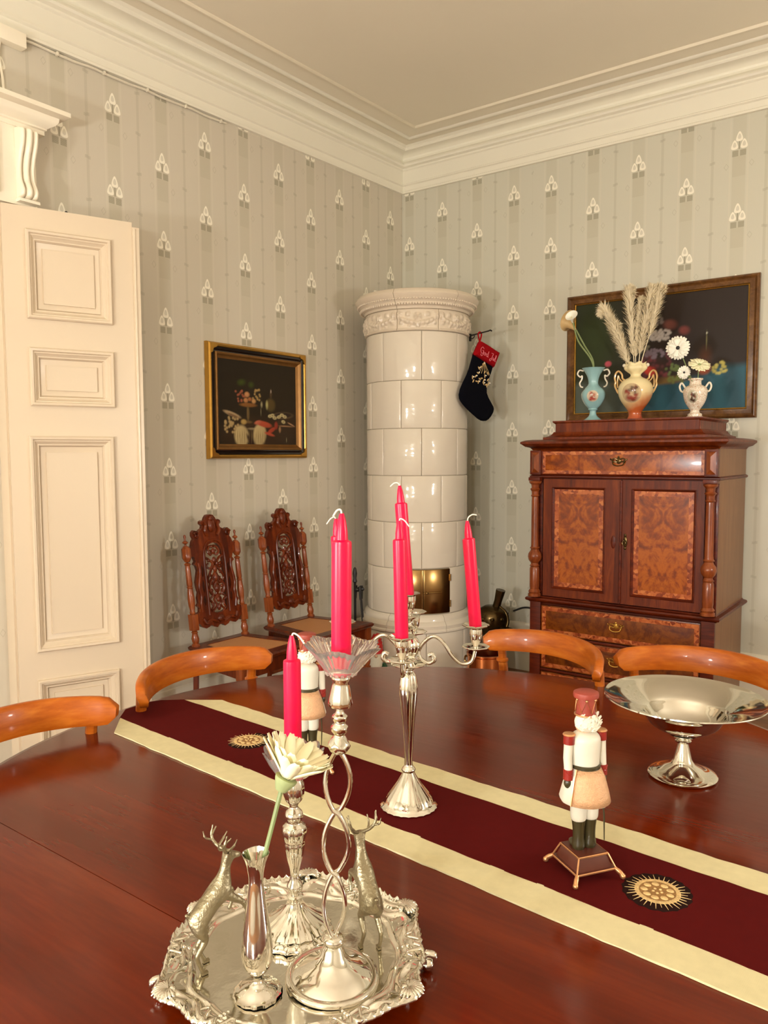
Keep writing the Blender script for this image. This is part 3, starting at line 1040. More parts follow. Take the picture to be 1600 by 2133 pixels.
def picture(name, label, loc, rz, w, h, prof_parts, inset, func, nx, ny, depth):
    t = thing(name, label, 'painting', loc, rz)
    for nm, prof, m in prof_parts:
        mb = MB(); mb.ring(-w / 2, w / 2, -h / 2, h / 2, prof); obj(nm, mb, m, t, 30)
    mb = MB()
    i = inset
    mb.grid(nx, ny, lambda u, v: Vector((-w / 2 + i + u * (w - 2 * i), -depth, -h / 2 + i + v * (h - 2 * i))), func)
    obj('canvas', mb, M['canvas'], t, 0)
    mb = MB(); mb.box(0, -0.006, 0, w - .02, 0.010, h - .02); obj('backing', mb, M['dark'], t)
    return t

S = srgb
rnd = random.Random(3)
# left picture: fruit stand, bottle, lobster, oysters, grapes, white cloth
items = [(0.5, 0.12, 0.62, 0.26, 0, S(58, 36, 12), .5), (0.86, 0.20, 0.22, 0.22, 0, S(60, 40, 18), .5)]
items += [(0.28, 0.74, 0.07, 0.05, 0.3, S(72, 84, 20), .8), (0.40, 0.72, 0.05, 0.05, 0, S(66, 78, 18), .8)]
items += [(0.36, 0.475, 0.13, 0.030, 0, S(150, 96, 40), .4), (0.355, 0.37, 0.022, 0.12, 0, S(120, 96, 56), .5), (0.36, 0.27, 0.06, 0.02, 0, S(120, 90, 50), .5)]
for cx, cy, n_, c_ in ((0.26, 0.58, 16, S(178, 98, 66)), (0.46, 0.60, 14, S(196, 160, 96))):
    for k in range(n_):
        items.append((cx + rnd.uniform(-.055, .055), cy + rnd.uniform(-.07, .07), 0.017, 0.019, 0, c_, .7))
items += [(0.345, 0.60, 0.040, 0.040, 0, S(216, 152, 98), .5), (0.33, 0.53, 0.036, 0.036, 0, S(206, 140, 84), .5), (0.43, 0.525, 0.034, 0.036, 0, S(216, 160, 98), .5), (0.38, 0.545, 0.03, 0.03, 0, S(186, 116, 66), .5)]
items += [(0.65, 0.49, 0.075, 0.10, 0, S(96, 76, 34), .4), (0.655, 0.63, 0.02, 0.08, 0, S(90, 66, 40), .5), (0.60, 0.49, 0.022, 0.07, 0, S(196, 186, 120), .7), (0.655, 0.66, 0.008, 0.03, 0, S(222, 200, 180), .8)]
items += [(0.53, 0.49, 0.018, 0.05, 0, S(190, 176, 130), .8), (0.52, 0.40, 0.006, 0.06, 0, S(170, 160, 120), .8)]
items += [(0.82, 0.37, 0.16, 0.050, 0.05, S(110, 88, 60), .3), (0.82, 0.375, 0.14, 0.036, 0.05, S(50, 34, 20), .3)]
for x, y in ((0.64, 0.355), (0.70, 0.335), (0.76, 0.35), (0.80, 0.375), (0.84, 0.355), (0.82, 0.29), (0.67, 0.365)):
    items += [(x, y, 0.034, 0.025, rnd.uniform(-.5, .5), S(214, 196, 140), .4), (x, y, 0.016, 0.010, 0, S(120, 98, 64), .6)]
items += [(0.16, 0.355, 0.13, 0.030, -0.35, S(190, 160, 118), .35), (0.17, 0.34, 0.10, 0.018, -0.35, S(140, 104, 70), .5)]
for k in range(34):
    items.append((0.14 + rnd.uniform(-.07, .09), 0.22 + rnd.uniform(-.08, .10), 0.019, 0.022, 0, S(200, 168, 112), .7))
items += [(0.30, 0.27, 0.045, 0.04, 0, S(196, 160, 90), .5), (0.42, 0.19, 0.10, 0.018, 0, S(150, 130, 96), .5)]
items += [(0.27, 0.10, 0.100, 0.145, 0.05, S(206, 180, 126), .25), (0.50, 0.12, 0.095, 0.155, -0.1, S(206, 180, 126), .25), (0.38, 0.04, 0.03, 0.12, 0.5, S(50, 22, 10), .5)]
for k in range(14):
    items.append((0.19 + k * 0.029, 0.09, 0.005, 0.12, 0.08 * (k % 3 - 1), S(140, 114, 70), .9))
items += [(0.56, 0.25, 0.12, 0.042, -0.2, S(196, 84, 52), .35), (0.66, 0.18, 0.075, 0.030, 0.6, S(180, 66, 40), .4), (0.63, 0.13, 0.085, 0.022, -0.3, S(190, 80, 52), .4), (0.72, 0.24, 0.03, 0.06, 0, S(160, 56, 36), .5), (0.48, 0.27, 0.06, 0.03, 0.3, S(206, 110, 80), .5)]
items += [(0.86, 0.235, 0.13, 0.010, -0.03, S(176, 130, 88), .5), (0.93, 0.26, 0.07, 0.010, -0.45, S(196, 150, 110), .5), (0.77, 0.19, 0.02, 0.05, 0, S(170, 126, 86), .5), (0.86, 0.06, 0.006, 0.04, 0, S(180, 170, 130), .8)]
items = [it[:5] + (tuple(c * .72 for c in it[5][:3]),) + it[6:] for it in items]
fp = blobs(lambda u, v: [c * (0.7 + .5 * v * (1 - v) + .2 * u) for c in S(36, 26, 8)[:3]], items)
pw, ph = 0.748, 0.608
picture('still_life_painting', 'smaller still life painting in a black and gilt frame above the carved chairs', (0.002, -1.404, 1.666), PI / 2, pw, ph, [
    ('outer_moulding', [(0.0, 0.0), (0.0, 0.018), (0.004, 0.028), (0.012, 0.034), (0.020, 0.032), (0.024, 0.026), (0.024, 0.0)], M['gold']),
    ('black_moulding', [(0.024, 0.0), (0.024, 0.028), (0.034, 0.027), (0.042, 0.020), (0.048, 0.021), (0.048, 0.0)], M['black_lac']),
    ('inner_moulding', [(0.048, 0.0), (0.048, 0.030), (0.054, 0.034), (0.060, 0.031), (0.064, 0.024), (0.076, 0.016), (0.080, 0.012), (0.080, 0.0)], M['gold_dull'])],
    0.078, fp, 150, 120, 0.013)
o = bpy.context.scene.objects['still_life_painting']
for sx in (-1, 1):
    for sz in (-1, 1):
        mb = MB()
        x, z = sx * (pw / 2 - .012), sz * (ph / 2 - .012)
        mb.plate([[(x, z), (x - sx * .050, z), (x - sx * .044, z - sz * .014), (x - sx * .022, z - sz * .022), (x - sx * .014, z - sz * .044), (x, z - sz * .050)]], -0.0360, -0.022)
        obj('corner_mount', mb, M['gold'], o)

# right picture: fruit and flowers before a dark green ground, blue cloth below
def bgR(u, v):
    g = S(30, 30, 12)[:3]; b = S(40, 26, 18)[:3]
    t = min(1, max(0, (u - .1) * 2.2))
    c = [g[q] * (1 - t) + b[q] * t for q in range(3)]
    gr = math.exp(-((u - .12) / .16) ** 2 - ((v - .62) / .4) ** 2)
    c = [c[0] + .010 * gr, c[1] + .024 * gr, c[2]]
    wav = 0.30 + 0.10 * (u > .75) * min(1, (u - .75) * 8) + 0.015 * math.sin(u * 18)
    k = min(1, max(0, (wav - v) / 0.06))
    bl = [x * (0.75 + .5 * (math.sin(u * 38 + v * 4) * .5 + .5)) for x in (S(40, 84, 98)[:3] if u > .35 else S(76, 84, 74)[:3])]
    return [c[q] * (1 - k) + bl[q] * k for q in range(3)]
items = [(0.47, 0.26, 0.26, 0.05, 0.02, S(96, 72, 34), .5), (0.47, 0.35, 0.13, 0.13, 0, S(48, 24, 20), .5)]
for k in range(46):
    items.append((0.50 + rnd.uniform(-.09, .09), 0.40 + rnd.uniform(-.10, .12), 0.014, 0.021, 0, S(70 + rnd.randint(0, 20), 34, 38), .8))
for cx, cy, rx, ry, n_, c_ in ((0.52, 0.66, .07, .05, 60, S(146, 138, 132)), (0.41, 0.58, .05, .06, 40, S(104, 100, 84)), (0.49, 0.50, .06, .04, 40, S(98, 84, 92)), (0.51, 0.78, .03, .03, 12, S(90, 80, 76)), (0.62, 0.26, .05, .05, 20, S(86, 92, 44)), (0.60, 0.35, .04, .05, 18, S(80, 92, 48)), (0.86, 0.34, .04, .05, 24, S(156, 146, 76))):
    for k in range(n_):
        a = rnd.uniform(0, 2 * PI); r = math.sqrt(rnd.random())
        items.append((cx + rx * r * math.cos(a), cy + ry * r * math.sin(a), 0.012, 0.017, 0, c_, .7))
items += [(0.58, 0.74, 0.05, 0.06, .4, S(84, 44, 36), .6), (0.66, 0.68, 0.04, 0.05, .2, S(90, 40, 34), .6), (0.62, 0.60, 0.04, 0.05, 0, S(76, 34, 32), .7)]
items += [(0.21, 0.44, 0.025, 0.032, 0, S(150, 60, 70), .4), (0.21, 0.35, 0.004, 0.09, 0, S(90, 70, 60), .8), (0.475, 0.345, 0.035, 0.05, 0, S(150, 40, 26), .5), (0.455, 0.36, 0.03, 0.045, 0, S(170, 50, 36), .5)]
items += [(0.775, 0.34, 0.045, 0.060, 0, S(130, 62, 34), .5), (0.78, 0.44, 0.05, 0.12, 0, S(66, 36, 20), .9), (0.785, 0.58, 0.005, 0.10, 0, S(96, 92, 60), .8), (0.785, 0.64, 0.006, 0.012, 0, S(170, 170, 150), .8)]
items = [it[:5] + (tuple(min(1, c * 1.7) for c in it[5][:3]),) + it[6:] for it in items]
fp2 = blobs(bgR, items)
pw, ph = 1.060, 0.748
picture('fruit_painting', 'wide dark still life painting in a brown wooden frame behind the vases', (1.756, -0.002, 1.942), 0, pw, ph, [
    ('outer_moulding', [(0.0, 0.0), (0.0, 0.020), (0.004, 0.026), (0.012, 0.030), (0.018, 0.024), (0.024, 0.020), (0.036, 0.024), (0.046, 0.026), (0.048, 0.018), (0.048, 0.0)], M['frame_wood']),
    ('inner_moulding', [(0.048, 0.0), (0.048, 0.020), (0.051, 0.0215), (0.055, 0.019), (0.057, 0.012), (0.057, 0.0)], M['gold'])],
    0.055, fp2, 190, 130, 0.013)

# ================================================================ CABINET
cab = thing('secretary_cabinet', 'tall walnut cabinet with burl doors, half columns and drawers against the right wall', 'cabinet', (1.767, -0.315, 0))
FY = -0.285      # face of the carcass (local)
BY = 0.285
def cobj(name, mb, m, parent=cab, **k): return obj(name, mb, m, parent, k.pop('smooth', 30), **k)
for s in (-1, 1):
    mb = MB(); mb.box(s * 0.470, 0.0, 0.72, 0.020, 0.56, 1.38, 0.002)
    cobj('side_panel', mb, M['cab_side'], label='paler brown side of the carcass')
mb = MB()
mb.box(0, 0.01, 0.72, 0.90, 0.54, 1.36)
for s in (-1, 1):
    mb.box(s * 0.450, FY - 0.003, 0.30, 0.062, 0.020, 0.55, 0.003)
    mb.box(s * 0.450, FY + 0.010, 0.93, 0.062, 0.012, 0.66, 0.002)
mb.box(0, FY, 0.392, 0.85, 0.012, 0.014, 0.002)
mb.box(0, FY, 0.205, 0.85, 0.012, 0.014, 0.002)
cobj('carcass', mb, M['walnut_dark'])
def mould(name, z0, pr, w0=0.480, d0=0.285, m='walnut_dark'):
    """moulding round front and both sides; pr = (projection, z)"""
    mb = MB()
    def f(a, b, i):
        x = w0 + a; y = -(d0 + a)
        return (Vector((-x, BY, z0 + b)), Vector((-x, y, z0 + b)), Vector((x, y, z0 + b)), Vector((x, BY, z0 + b)))[i]
    mb.sweep(pr, (f, 4))
    return cobj(name, mb, M[m])
mould('waist_moulding', 0.572, [(-0.05, 0), (0.006, 0), (0.012, 0.006), (0.022, 0.010), (0.026, 0.018), (0.022, 0.026), (0.004, 0.030), (0.0, 0.036), (-0.05, 0.036)])
mould('plinth', 0.0, [(-0.05, 0), (0.020, 0), (0.020, 0.07), (0.010, 0.085), (0.002, 0.09), (-0.05, 0.09)])
mould('cornice', 1.402, [(-0.05, 0), (0.0, 0), (0.004, 0.006), (0.010, 0.012), (0.030, 0.018), (0.044, 0.030), (0.050, 0.034), (0.050, 0.044), (0.030, 0.052), (0.0, 0.056), (-0.05, 0.056)], m='walnut')
mould('frieze_moulding', 1.252, [(-0.05, 0), (0.004, 0), (0.010, 0.005), (0.010, 0.012), (0.0, 0.018), (-0.05, 0.018)], d0=0.287)
# stepped pediment
mb = MB()
PP = [(0.0, 1.452), (0.0, 1.470), (-0.012, 1.472), (-0.030, 1.480), (-0.040, 1.492), (-0.042, 1.498), (-0.050, 1.500), (-0.050, 1.540), (-0.046, 1.544), (-0.038, 1.550), (-0.038, 1.558), (-0.10, 1.558)]
def pf(a, b, i):
    x = 0.425 + a; y = -(0.275 + a)
    return (Vector((-x, BY, b)), Vector((-x, y, b)), Vector((x, y, b)), Vector((x, BY, b)))[i]
mb.sweep(PP, (pf, 4), closed_prof=False)
mb.box(0, 0.02, 1.503, 0.74, 0.50, 0.108)
cobj('pediment', mb, M['walnut'])
# top drawer
mb = MB(); mb.box(0, FY + 0.004, 1.335, 0.842, 0.020, 0.128, 0.003)
td = cobj('top_drawer', mb, M['burl'])
mb = MB(); mb.ring(-0.418, 0.418, 1.276, 1.394, [(0, -FY - .004), (0, -FY + .0072), (0.018, -FY + .0072), (0.018, -FY - .004)]); cobj('inlay', mb, M['crossband'], td)
mb = MB(); mb.ring(-0.424, 0.424, 1.268, 1.402, [(0, -FY - .004), (0, -FY + .012), (0.004, -FY + .014), (0.008, -FY + .008), (0.008, -FY - .004)]); cobj('edge_moulding', mb, M['walnut_dark'], td)
def escutcheon(name, x, z, sc, m, parent):
    mb = MB()
    y = FY - 0.009
    mb.ball((x, y, z), 0.014 * sc, 0.003, 0.016 * sc, 12, 8)
    for s in (-1, 1):
        mb.tube(catmull([(x + s * .006 * sc, y, z + .006 * sc), (x + s * .022 * sc, y - .002, z + .012 * sc), (x + s * .036 * sc, y - .002, z + .004 * sc), (x + s * .044 * sc, y, z + .010 * sc)], 4), 0.0035 * sc, 6)
        mb.tube(catmull([(x + s * .008 * sc, y, z - .006 * sc), (x + s * .024 * sc, y - .002, z - .004 * sc), (x + s * .034 * sc, y - .002, z - .010 * sc)], 4), 0.0035 * sc, 6)
        mb.ball((x + s * .030 * sc, y - .003, z - .002 * sc), 0.0055 * sc, u=8, v=6)
    mb.tube(catmull([(x - .030 * sc, y - .006, z - .006 * sc), (x - .024 * sc, y - .010, z - .020 * sc), (x, y - .012, z - .026 * sc), (x + .024 * sc, y - .010, z - .020 * sc), (x + .030 * sc, y - .006, z - .006 * sc)], 5), 0.003 * sc, 6)
    mb.ball((x, y - .002, z + .018 * sc), 0.006 * sc, 0.003, 0.006 * sc, 8, 6)
    return obj(name, mb, m, parent, 50)
escutcheon('drawer_pull', 0.0, 1.345, 1.0, M['bronze'], td)
# lower drawers
for z0, z1 in ((0.402, 0.562), (0.214, 0.384), (0.098, 0.196)):
    mb = MB(); mb.box(0, FY + 0.002, (z0 + z1) / 2, 0.832, 0.020, z1 - z0 - .004, 0.003)
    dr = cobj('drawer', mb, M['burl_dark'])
    mb = MB(); mb.ring(-0.410, 0.410, z0 + .008, z1 - .008, [(0, -FY - .002), (0, -FY + .0092), (0.022, -FY + .0092), (0.022, -FY - .002)]); cobj('inlay', mb, M['crossband'], dr)
    escutcheon('drawer_pull', 0.0, (z0 + z1) / 2 + .012, 1.0, M['gold'], dr)
# doors
for s, (x0, x1) in enumerate(((-0.408, 0.016), (0.020, 0.422))):
    z0, z1 = 0.614, 1.248
    px0, px1 = (x0 + .054, x1 - .084) if s == 0 else (x0 + .055, x1 - .042)
    pz0, pz1 = z0 + 0.048, z1 - 0.046
    mb = MB()
    mb.plate([[(x0, z0), (x1, z0), (x1, z1), (x0, z1)], [(px0, pz0), (px1, pz0), (px1, pz1), (px0, pz1)]], FY - 0.010, FY + 0.012)
    dr = cobj('door', mb, M['walnut'])
    mb = MB(); mb.ring(px0 - .004, px1 + .004, pz0 - .004, pz1 + .004, [(0, -FY - .002), (0, -FY + .013), (0.004, -FY + .015), (0.010, -FY + .008), (0.013, -FY + .004), (0.013, -FY - .002)]); cobj('panel_moulding', mb, M['walnut_dark'], dr)
    mb = MB(); mb.ring(px0 + .008, px1 - .008, pz0 + .008, pz1 - .008, [(0, -FY - .002), (0, -FY + .0045), (0.026, -FY + .0045), (0.026, -FY - .002)]); cobj('inlay', mb, M['crossband'], dr)
    cx, cz = (px0 + px1) / 2, (pz0 + pz1) / 2
    mb = MB(); mb.box(0, FY - 0.001, 0, px1 - px0 - .066, 0.0085, pz1 - pz0 - .066)
    pn = cobj('burl_panel', mb, M['burl'], dr); pn.location = (cx, 0, cz)
    mb = MB()
    if s == 0:
        mb.ball((x1 - 0.036, FY - 0.010, 0.93), 0.013, 0.003, 0.034, 12, 8)
        cobj('keyhole_plate', mb, M['walnut_dark'], dr)
    else:
        lx = x0 + 0.022
        mb.ball((lx, FY - 0.011, 0.935), 0.011, 0.004, 0.030, 12, 8)
        mb.ball((lx, FY - 0.012, 0.968), 0.007, 0.004, 0.008, 10, 8)
        mb.ball((lx, FY - 0.012, 0.902), 0.007, 0.004, 0.008, 10, 8)
        mb.tube([(lx, FY - 0.012, 0.945), (lx, FY - 0.030, 0.940)], 0.004, 8)
        mb.tube(catmull([(lx, FY - 0.030, 0.945), (lx - .008, FY - 0.031, 0.930), (lx, FY - 0.032, 0.918), (lx + .008, FY - 0.031, 0.930), (lx, FY - 0.030, 0.945)], 4), 0.0025, 6)
        cobj('key_plate', mb, M['bronze'], dr)
mb = MB(); mb.tube([(0.018, FY - 0.012, 0.62), (0.018, FY - 0.012, 1.244)], 0.007, 10); cobj('centre_bead', mb, M['walnut_dark'])
# half columns and pyramid blocks
colp = [(0, 0.608), (0.034, 0.608), (0.034, 0.622), (0.028, 0.626), (0.033, 0.634), (0.028, 0.642), (0.024, 0.648), (0.026, 0.665), (0.026, 0.760), (0.022, 0.770), (0.027, 0.776), (0.022, 0.782), (0.020, 0.790), (0.032, 0.806), (0.037, 0.825), (0.034, 0.842), (0.024, 0.856), (0.020, 0.866), (0.027, 0.872), (0.021, 0.880), (0.021, 0.890), (0.020, 1.130), (0.018, 1.150), (0.024, 1.156), (0.019, 1.164), (0.020, 1.180), (0.028, 1.192), (0.020, 1.200), (0.022, 1.216), (0.032, 1.226), (0.034, 1.236), (0.0, 1.238)]
def flute(a, i, r, z):
    if 20 <= i <= 21: return r * (1 - 0.07 * abs(math.cos(a * 6))), z
    return r, z
for s in (-1, 1):
    mb = MB(); mb.lathe(colp, 36, (s * 0.450, FY - 0.024, 0), flute); cobj('column', mb, M['turned'])
    mb = MB(); mb.box(s * 0.450, FY - 0.016, 1.247, 0.066, 0.052, 0.018, 0.003); mb.box(s * 0.450, FY - 0.010, 1.335, 0.062, 0.036, 0.130, 0.003)
    cb = cobj('corner_block', mb, M['walnut_dark'])
    mb = MB()
    x, y, z = s * 0.450, FY - 0.028, 1.335
    b_ = [mb.bm.verts.new((x + dx * .022, y, z + dz * .054)) for dx, dz in ((-1, -1), (1, -1), (1, 1), (-1, 1))]
    ap = [mb.bm.verts.new((x, y - 0.016, z - .030)), mb.bm.verts.new((x, y - 0.016, z + .030))]
    mb.bm.faces.new((b_[0], b_[1], ap[0])); mb.bm.faces.new((b_[1], b_[2], ap[1], ap[0])); mb.bm.faces.new((b_[2], b_[3], ap[1])); mb.bm.faces.new((b_[3], b_[0], ap[0], ap[1])); mb.bm.faces.new(b_[::-1])
    cobj('pyramid_boss', mb, M['turned'], cb, smooth=10)

# ================================================================ VASES AND FLOWERS ON THE CABINET
VZ = 1.559
def medallion(name, parent, prof_r, zc, w, h, az, cols, m='decal', off=0.0012):
    """oval print wrapped on the belly of a vase; prof_r(z) -> radius"""
    mb = MB()
    rn = random.Random(len(cols) * 7 + int(zc * 1000))
    its = [(rn.uniform(.25, .75), rn.uniform(.15, .8), rn.uniform(.07, .16), rn.uniform(.08, .18), rn.uniform(0, 3), cols[1 + k % (len(cols) - 1)], .6) for k in range(22)]
    its += [(0.5, 0.22, 0.38, 0.14, 0, cols[1], .5)]
    fn = blobs(lambda u, v: cols[0][:3], its)
    n = 26
    def pos(rr, a):
        u = 0.5 + 0.5 * rr * math.cos(a); v = 0.5 + 0.5 * rr * math.sin(a)
        z = zc + (v - .5) * h
        R_ = prof_r(z) + off
        t = az + (u - .5) * w / R_
        return Vector((R_ * math.cos(t), R_ * math.sin(t), z)), (u, v)
    mb.cl = mb.bm.loops.layers.float_color.new('Col')
    RR = [0.0001, .2, .4, .6, .8, 1.0]
    vv = [[mb.bm.verts.new(pos(r_, 2 * PI * k / n)[0]) for k in range(n)] for r_ in RR]
    for i in range(5):
        for k in range(n):
            k2 = (k + 1) % n
            f = mb.bm.faces.new((vv[i][k], vv[i + 1][k], vv[i + 1][k2], vv[i][k2]))
            for lp, (ii, kk) in zip(f.loops, ((i, k), (i + 1, k), (i + 1, k + 1), (i, k + 1))):
                c = fn(*pos(RR[ii], 2 * PI * kk / n)[1])
                lp[mb.cl] = (c[0], c[1], c[2], 1)
    return obj(name, mb, M[m], parent, 60)

def radius_fn(prof):
    def f(z):
        for (r0, z0), (r1, z1) in zip(prof[:-1], prof[1:]):
            if z0 <= z <= z1 and z1 > z0: return r0 + (r1 - r0) * (z - z0) / (z1 - z0)
        return prof[-1][0]
    return f
AZV = math.atan2(CAM.y + 0.38, CAM.x - 1.75)
lat = Vector((-math.sin(AZV), math.cos(AZV), 0))      # to the right as seen from the table

# blue vase
v1 = thing('blue_vase', 'pale blue vase with white scroll handles standing left on the cabinet top', 'vase', (1.537, -0.38, VZ))
p = smooth_prof([(0.050, 0.0), (0.050, 0.006), (0.040, 0.012), (0.022, 0.028), (0.017, 0.045), (0.018, 0.056), (0.026, 0.062), (0.024, 0.068), (0.040, 0.085), (0.058, 0.115), (0.064, 0.140), (0.060, 0.160), (0.042, 0.180), (0.028, 0.196), (0.026, 0.215), (0.034, 0.245), (0.052, 0.275), (0.062, 0.286)], 3)
out = p
prof = [(0, 0)] + out + [(0.058, 0.286), (0.030, 0.245), (0.022, 0.215), (0.0, 0.20)]
mb = MB(); mb.lathe(prof, 40, ripple=lambda a, i, r, z: (r * (1 + (0.05 * math.cos(6 * a) if 0.075 < z < 0.18 else 0.02 * math.cos(12 * a))), z))
obj('body', mb, M['porc_blue'], v1, 60)
for s in (-1, 1):
    mb = MB()
    L = lat * s
    pts = [L * 0.052 + Vector((0, 0, 0.272)), L * 0.074 + Vector((0, 0, 0.276)), L * 0.084 + Vector((0, 0, 0.256)), L * 0.070 + Vector((0, 0, 0.240)), L * 0.060 + Vector((0, 0, 0.246)), L * 0.062 + Vector((0, 0, 0.226)), L * 0.072 + Vector((0, 0, 0.206)), L * 0.066 + Vector((0, 0, 0.188)), L * 0.054 + Vector((0, 0, 0.184))]
    mb.tube(catmull(pts, 5), 0.0042, 8)
    obj('handle', mb, M['porc_white'], v1, label='white scroll handle')
medallion('medallion_print', v1, lambda z: radius_fn(p)(z) * 1.045, 0.132, 0.062, 0.060, AZV, [S(214, 196, 170), S(170, 60, 54), S(190, 120, 96), S(120, 60, 40), S(226, 206, 180)])
# big vase
v2 = thing('cream_vase', 'large cream and rust vase with gilt handles in the middle of the cabinet top', 'vase', (1.768, -0.38, VZ))
p = smooth_prof([(0.038, 0.0), (0.040, 0.006), (0.034, 0.020), (0.034, 0.040), (0.046, 0.060), (0.074, 0.100), (0.088, 0.140), (0.086, 0.175), (0.066, 0.205), (0.034, 0.222), (0.026, 0.234), (0.036, 0.246), (0.054, 0.262), (0.056, 0.276), (0.048, 0.286), (0.052, 0.296)], 3)
prof = [(0, 0)] + p + [(0.046, 0.294), (0.040, 0.28), (0.022, 0.234), (0, 0.22)]
mb = MB(); mb.lathe(prof, 44, ripple=lambda a, i, r, z: (r * (1 + (0.07 * math.cos(7 * a) if z > 0.245 else 0)), z + (0.005 * math.cos(7 * a) if z > 0.28 else 0)))
obj('body', mb, M['porc_cream'], v2, 60)
for s in (-1, 1):
    mb = MB()
    L = lat * s
    Z = lambda z: Vector((0, 0, z))
    mb.tube(catmull([L * 0.050 + Z(0.205), L * 0.066 + Z(0.218), L * 0.070 + Z(0.240), L * 0.086 + Z(0.256), L * 0.100 + Z(0.246), L * 0.106 + Z(0.222), L * 0.102 + Z(0.20), L * 0.104 + Z(0.18), L * 0.094 + Z(0.155), L * 0.085 + Z(0.14)], 5), 0.0050, 8)
    mb.tube(catmull([L * 0.066 + Z(0.20), L * 0.080 + Z(0.214), L * 0.088 + Z(0.234), L * 0.092 + Z(0.20), L * 0.090 + Z(0.17)], 5), 0.0034, 8)
    obj('handle', mb, M['porc_gilt'], v2, label='cream and gilt scroll handle')
    mb = MB(); mb.ball(L * 0.058 + Z(0.285), 0.010)
    obj('rim_knob', mb, M['porc_white'], v2)
medallion('medallion_print', v2, radius_fn(p), 0.136, 0.104, 0.100, AZV - .25, [S(206, 180, 140), S(150, 62, 52), S(116, 90, 76), S(226, 196, 160), S(170, 130, 110), S(90, 60, 40)])
# small vase
v3 = thing('small_white_vase', 'small white gold-veined two-handled vase standing right on the cabinet top', 'vase', (2.071, -0.38, VZ))
p = smooth_prof([(0.040, 0.0), (0.040, 0.008), (0.034, 0.010), (0.034, 0.020), (0.024, 0.026), (0.022, 0.038), (0.030, 0.050), (0.048, 0.080), (0.058, 0.120), (0.056, 0.145), (0.040, 0.160), (0.030, 0.166), (0.028, 0.184), (0.036, 0.190), (0.036, 0.197)], 3)
mb = MB(); mb.lathe([(0, 0)] + p + [(0.030, 0.197), (0.024, 0.18), (0, 0.165)], 40)
obj('body', mb, M['porc_speck'], v3, 50)
for s in (-1, 1):
    mb = MB(); L = lat * s
    mb.tube(catmull([L * 0.046 + Vector((0, 0, 0.15)), L * 0.064 + Vector((0, 0, 0.176)), L * 0.074 + Vector((0, 0, 0.160)), L * 0.068 + Vector((0, 0, 0.138)), L * 0.056 + Vector((0, 0, 0.130))], 5), 0.0046, 8)
    obj('handle', mb, M['porc_white'], v3)
medallion('medallion_print', v3, radius_fn(p), 0.105, 0.050, 0.066, AZV - .3, [S(196, 186, 160), S(60, 40, 30), S(110, 50, 40), S(140, 120, 96), S(220, 210, 190)])

ZV = lambda z: Vector((0, 0, z))
def stem_to(mb, a, b, bend, r=0.003):
    a, b = Vector(a), Vector(b)
    mid = (a + b) / 2 + lat * bend
    mb.tube(catmull([a, mid, b], 8), r, 8)

# calla lilies in the blue vase
for k, (head, mid, tilt, mk, lab) in enumerate((((1.402, -0.38, 2.090), 0.0, 0.2, 'calla', 'tan calla lily with a drooping flower leaning left over the blue vase'),
                                           ((1.408, -0.37, 2.132), -0.01, -0.2, 'petal_w', 'white calla lily, upper flower leaning left over the blue vase'))):
    t = thing('calla_lily', lab, 'flower', (1.530 + .008 * k, -0.38, VZ + 0.222), group=None)
    o0 = Vector(t.location)
    h = Vector(head) - o0
    mb = MB()
    bx = 0.030 if k == 0 else -0.012
    mb.tube(catmull([(0, 0, 0), lat * (-0.01 if k else .004) + ZV(0.10), h * 0.62 + lat * bx, h + lat * (.030 if k == 0 else 0.004) + ZV(-0.03)], 8), 0.0042, 8)
    obj('stem', mb, M['stem'], t)
    mb = MB()
    Mh = Matrix.Translation(h + lat * (.028 if k == 0 else 0.0) + ZV(-0.030)) @ Matrix.Rotation(AZV + PI / 2, 4, 'Z') @ Matrix.Rotation(-0.75 if k == 0 else -0.2, 4, 'Y') @ Matrix.Rotation(-0.6 if k == 0 else 0.9, 4, 'X')
    sc = 1.35 if k == 0 else 0.85
    def rp(a, i, r, z):
        q = (math.cos(a) + 1) / 2
        return r * (1 + 0.35 * q * (z / .07)), z + 0.028 * q * (z / .07) ** 2
    mb.lathe([(0.004 * sc, 0), (0.007 * sc, 0.015 * sc), (0.013 * sc, 0.035 * sc), (0.020 * sc, 0.050 * sc), (0.036 * sc, 0.056 * sc), (0.0355 * sc, 0.0568 * sc), (0.019 * sc, 0.0515 * sc), (0.011 * sc, 0.036 * sc), (0, 0.02 * sc)], 24, ripple=rp, M=Mh)
    obj('spathe', mb, M[mk], t, 60)
    mb = MB(); mb.tube([Mh @ Vector((0, 0, 0.02)), Mh @ Vector((0, 0, 0.055 * sc))], 0.003, 8)
    obj('spadix', mb, M['petal'], t)

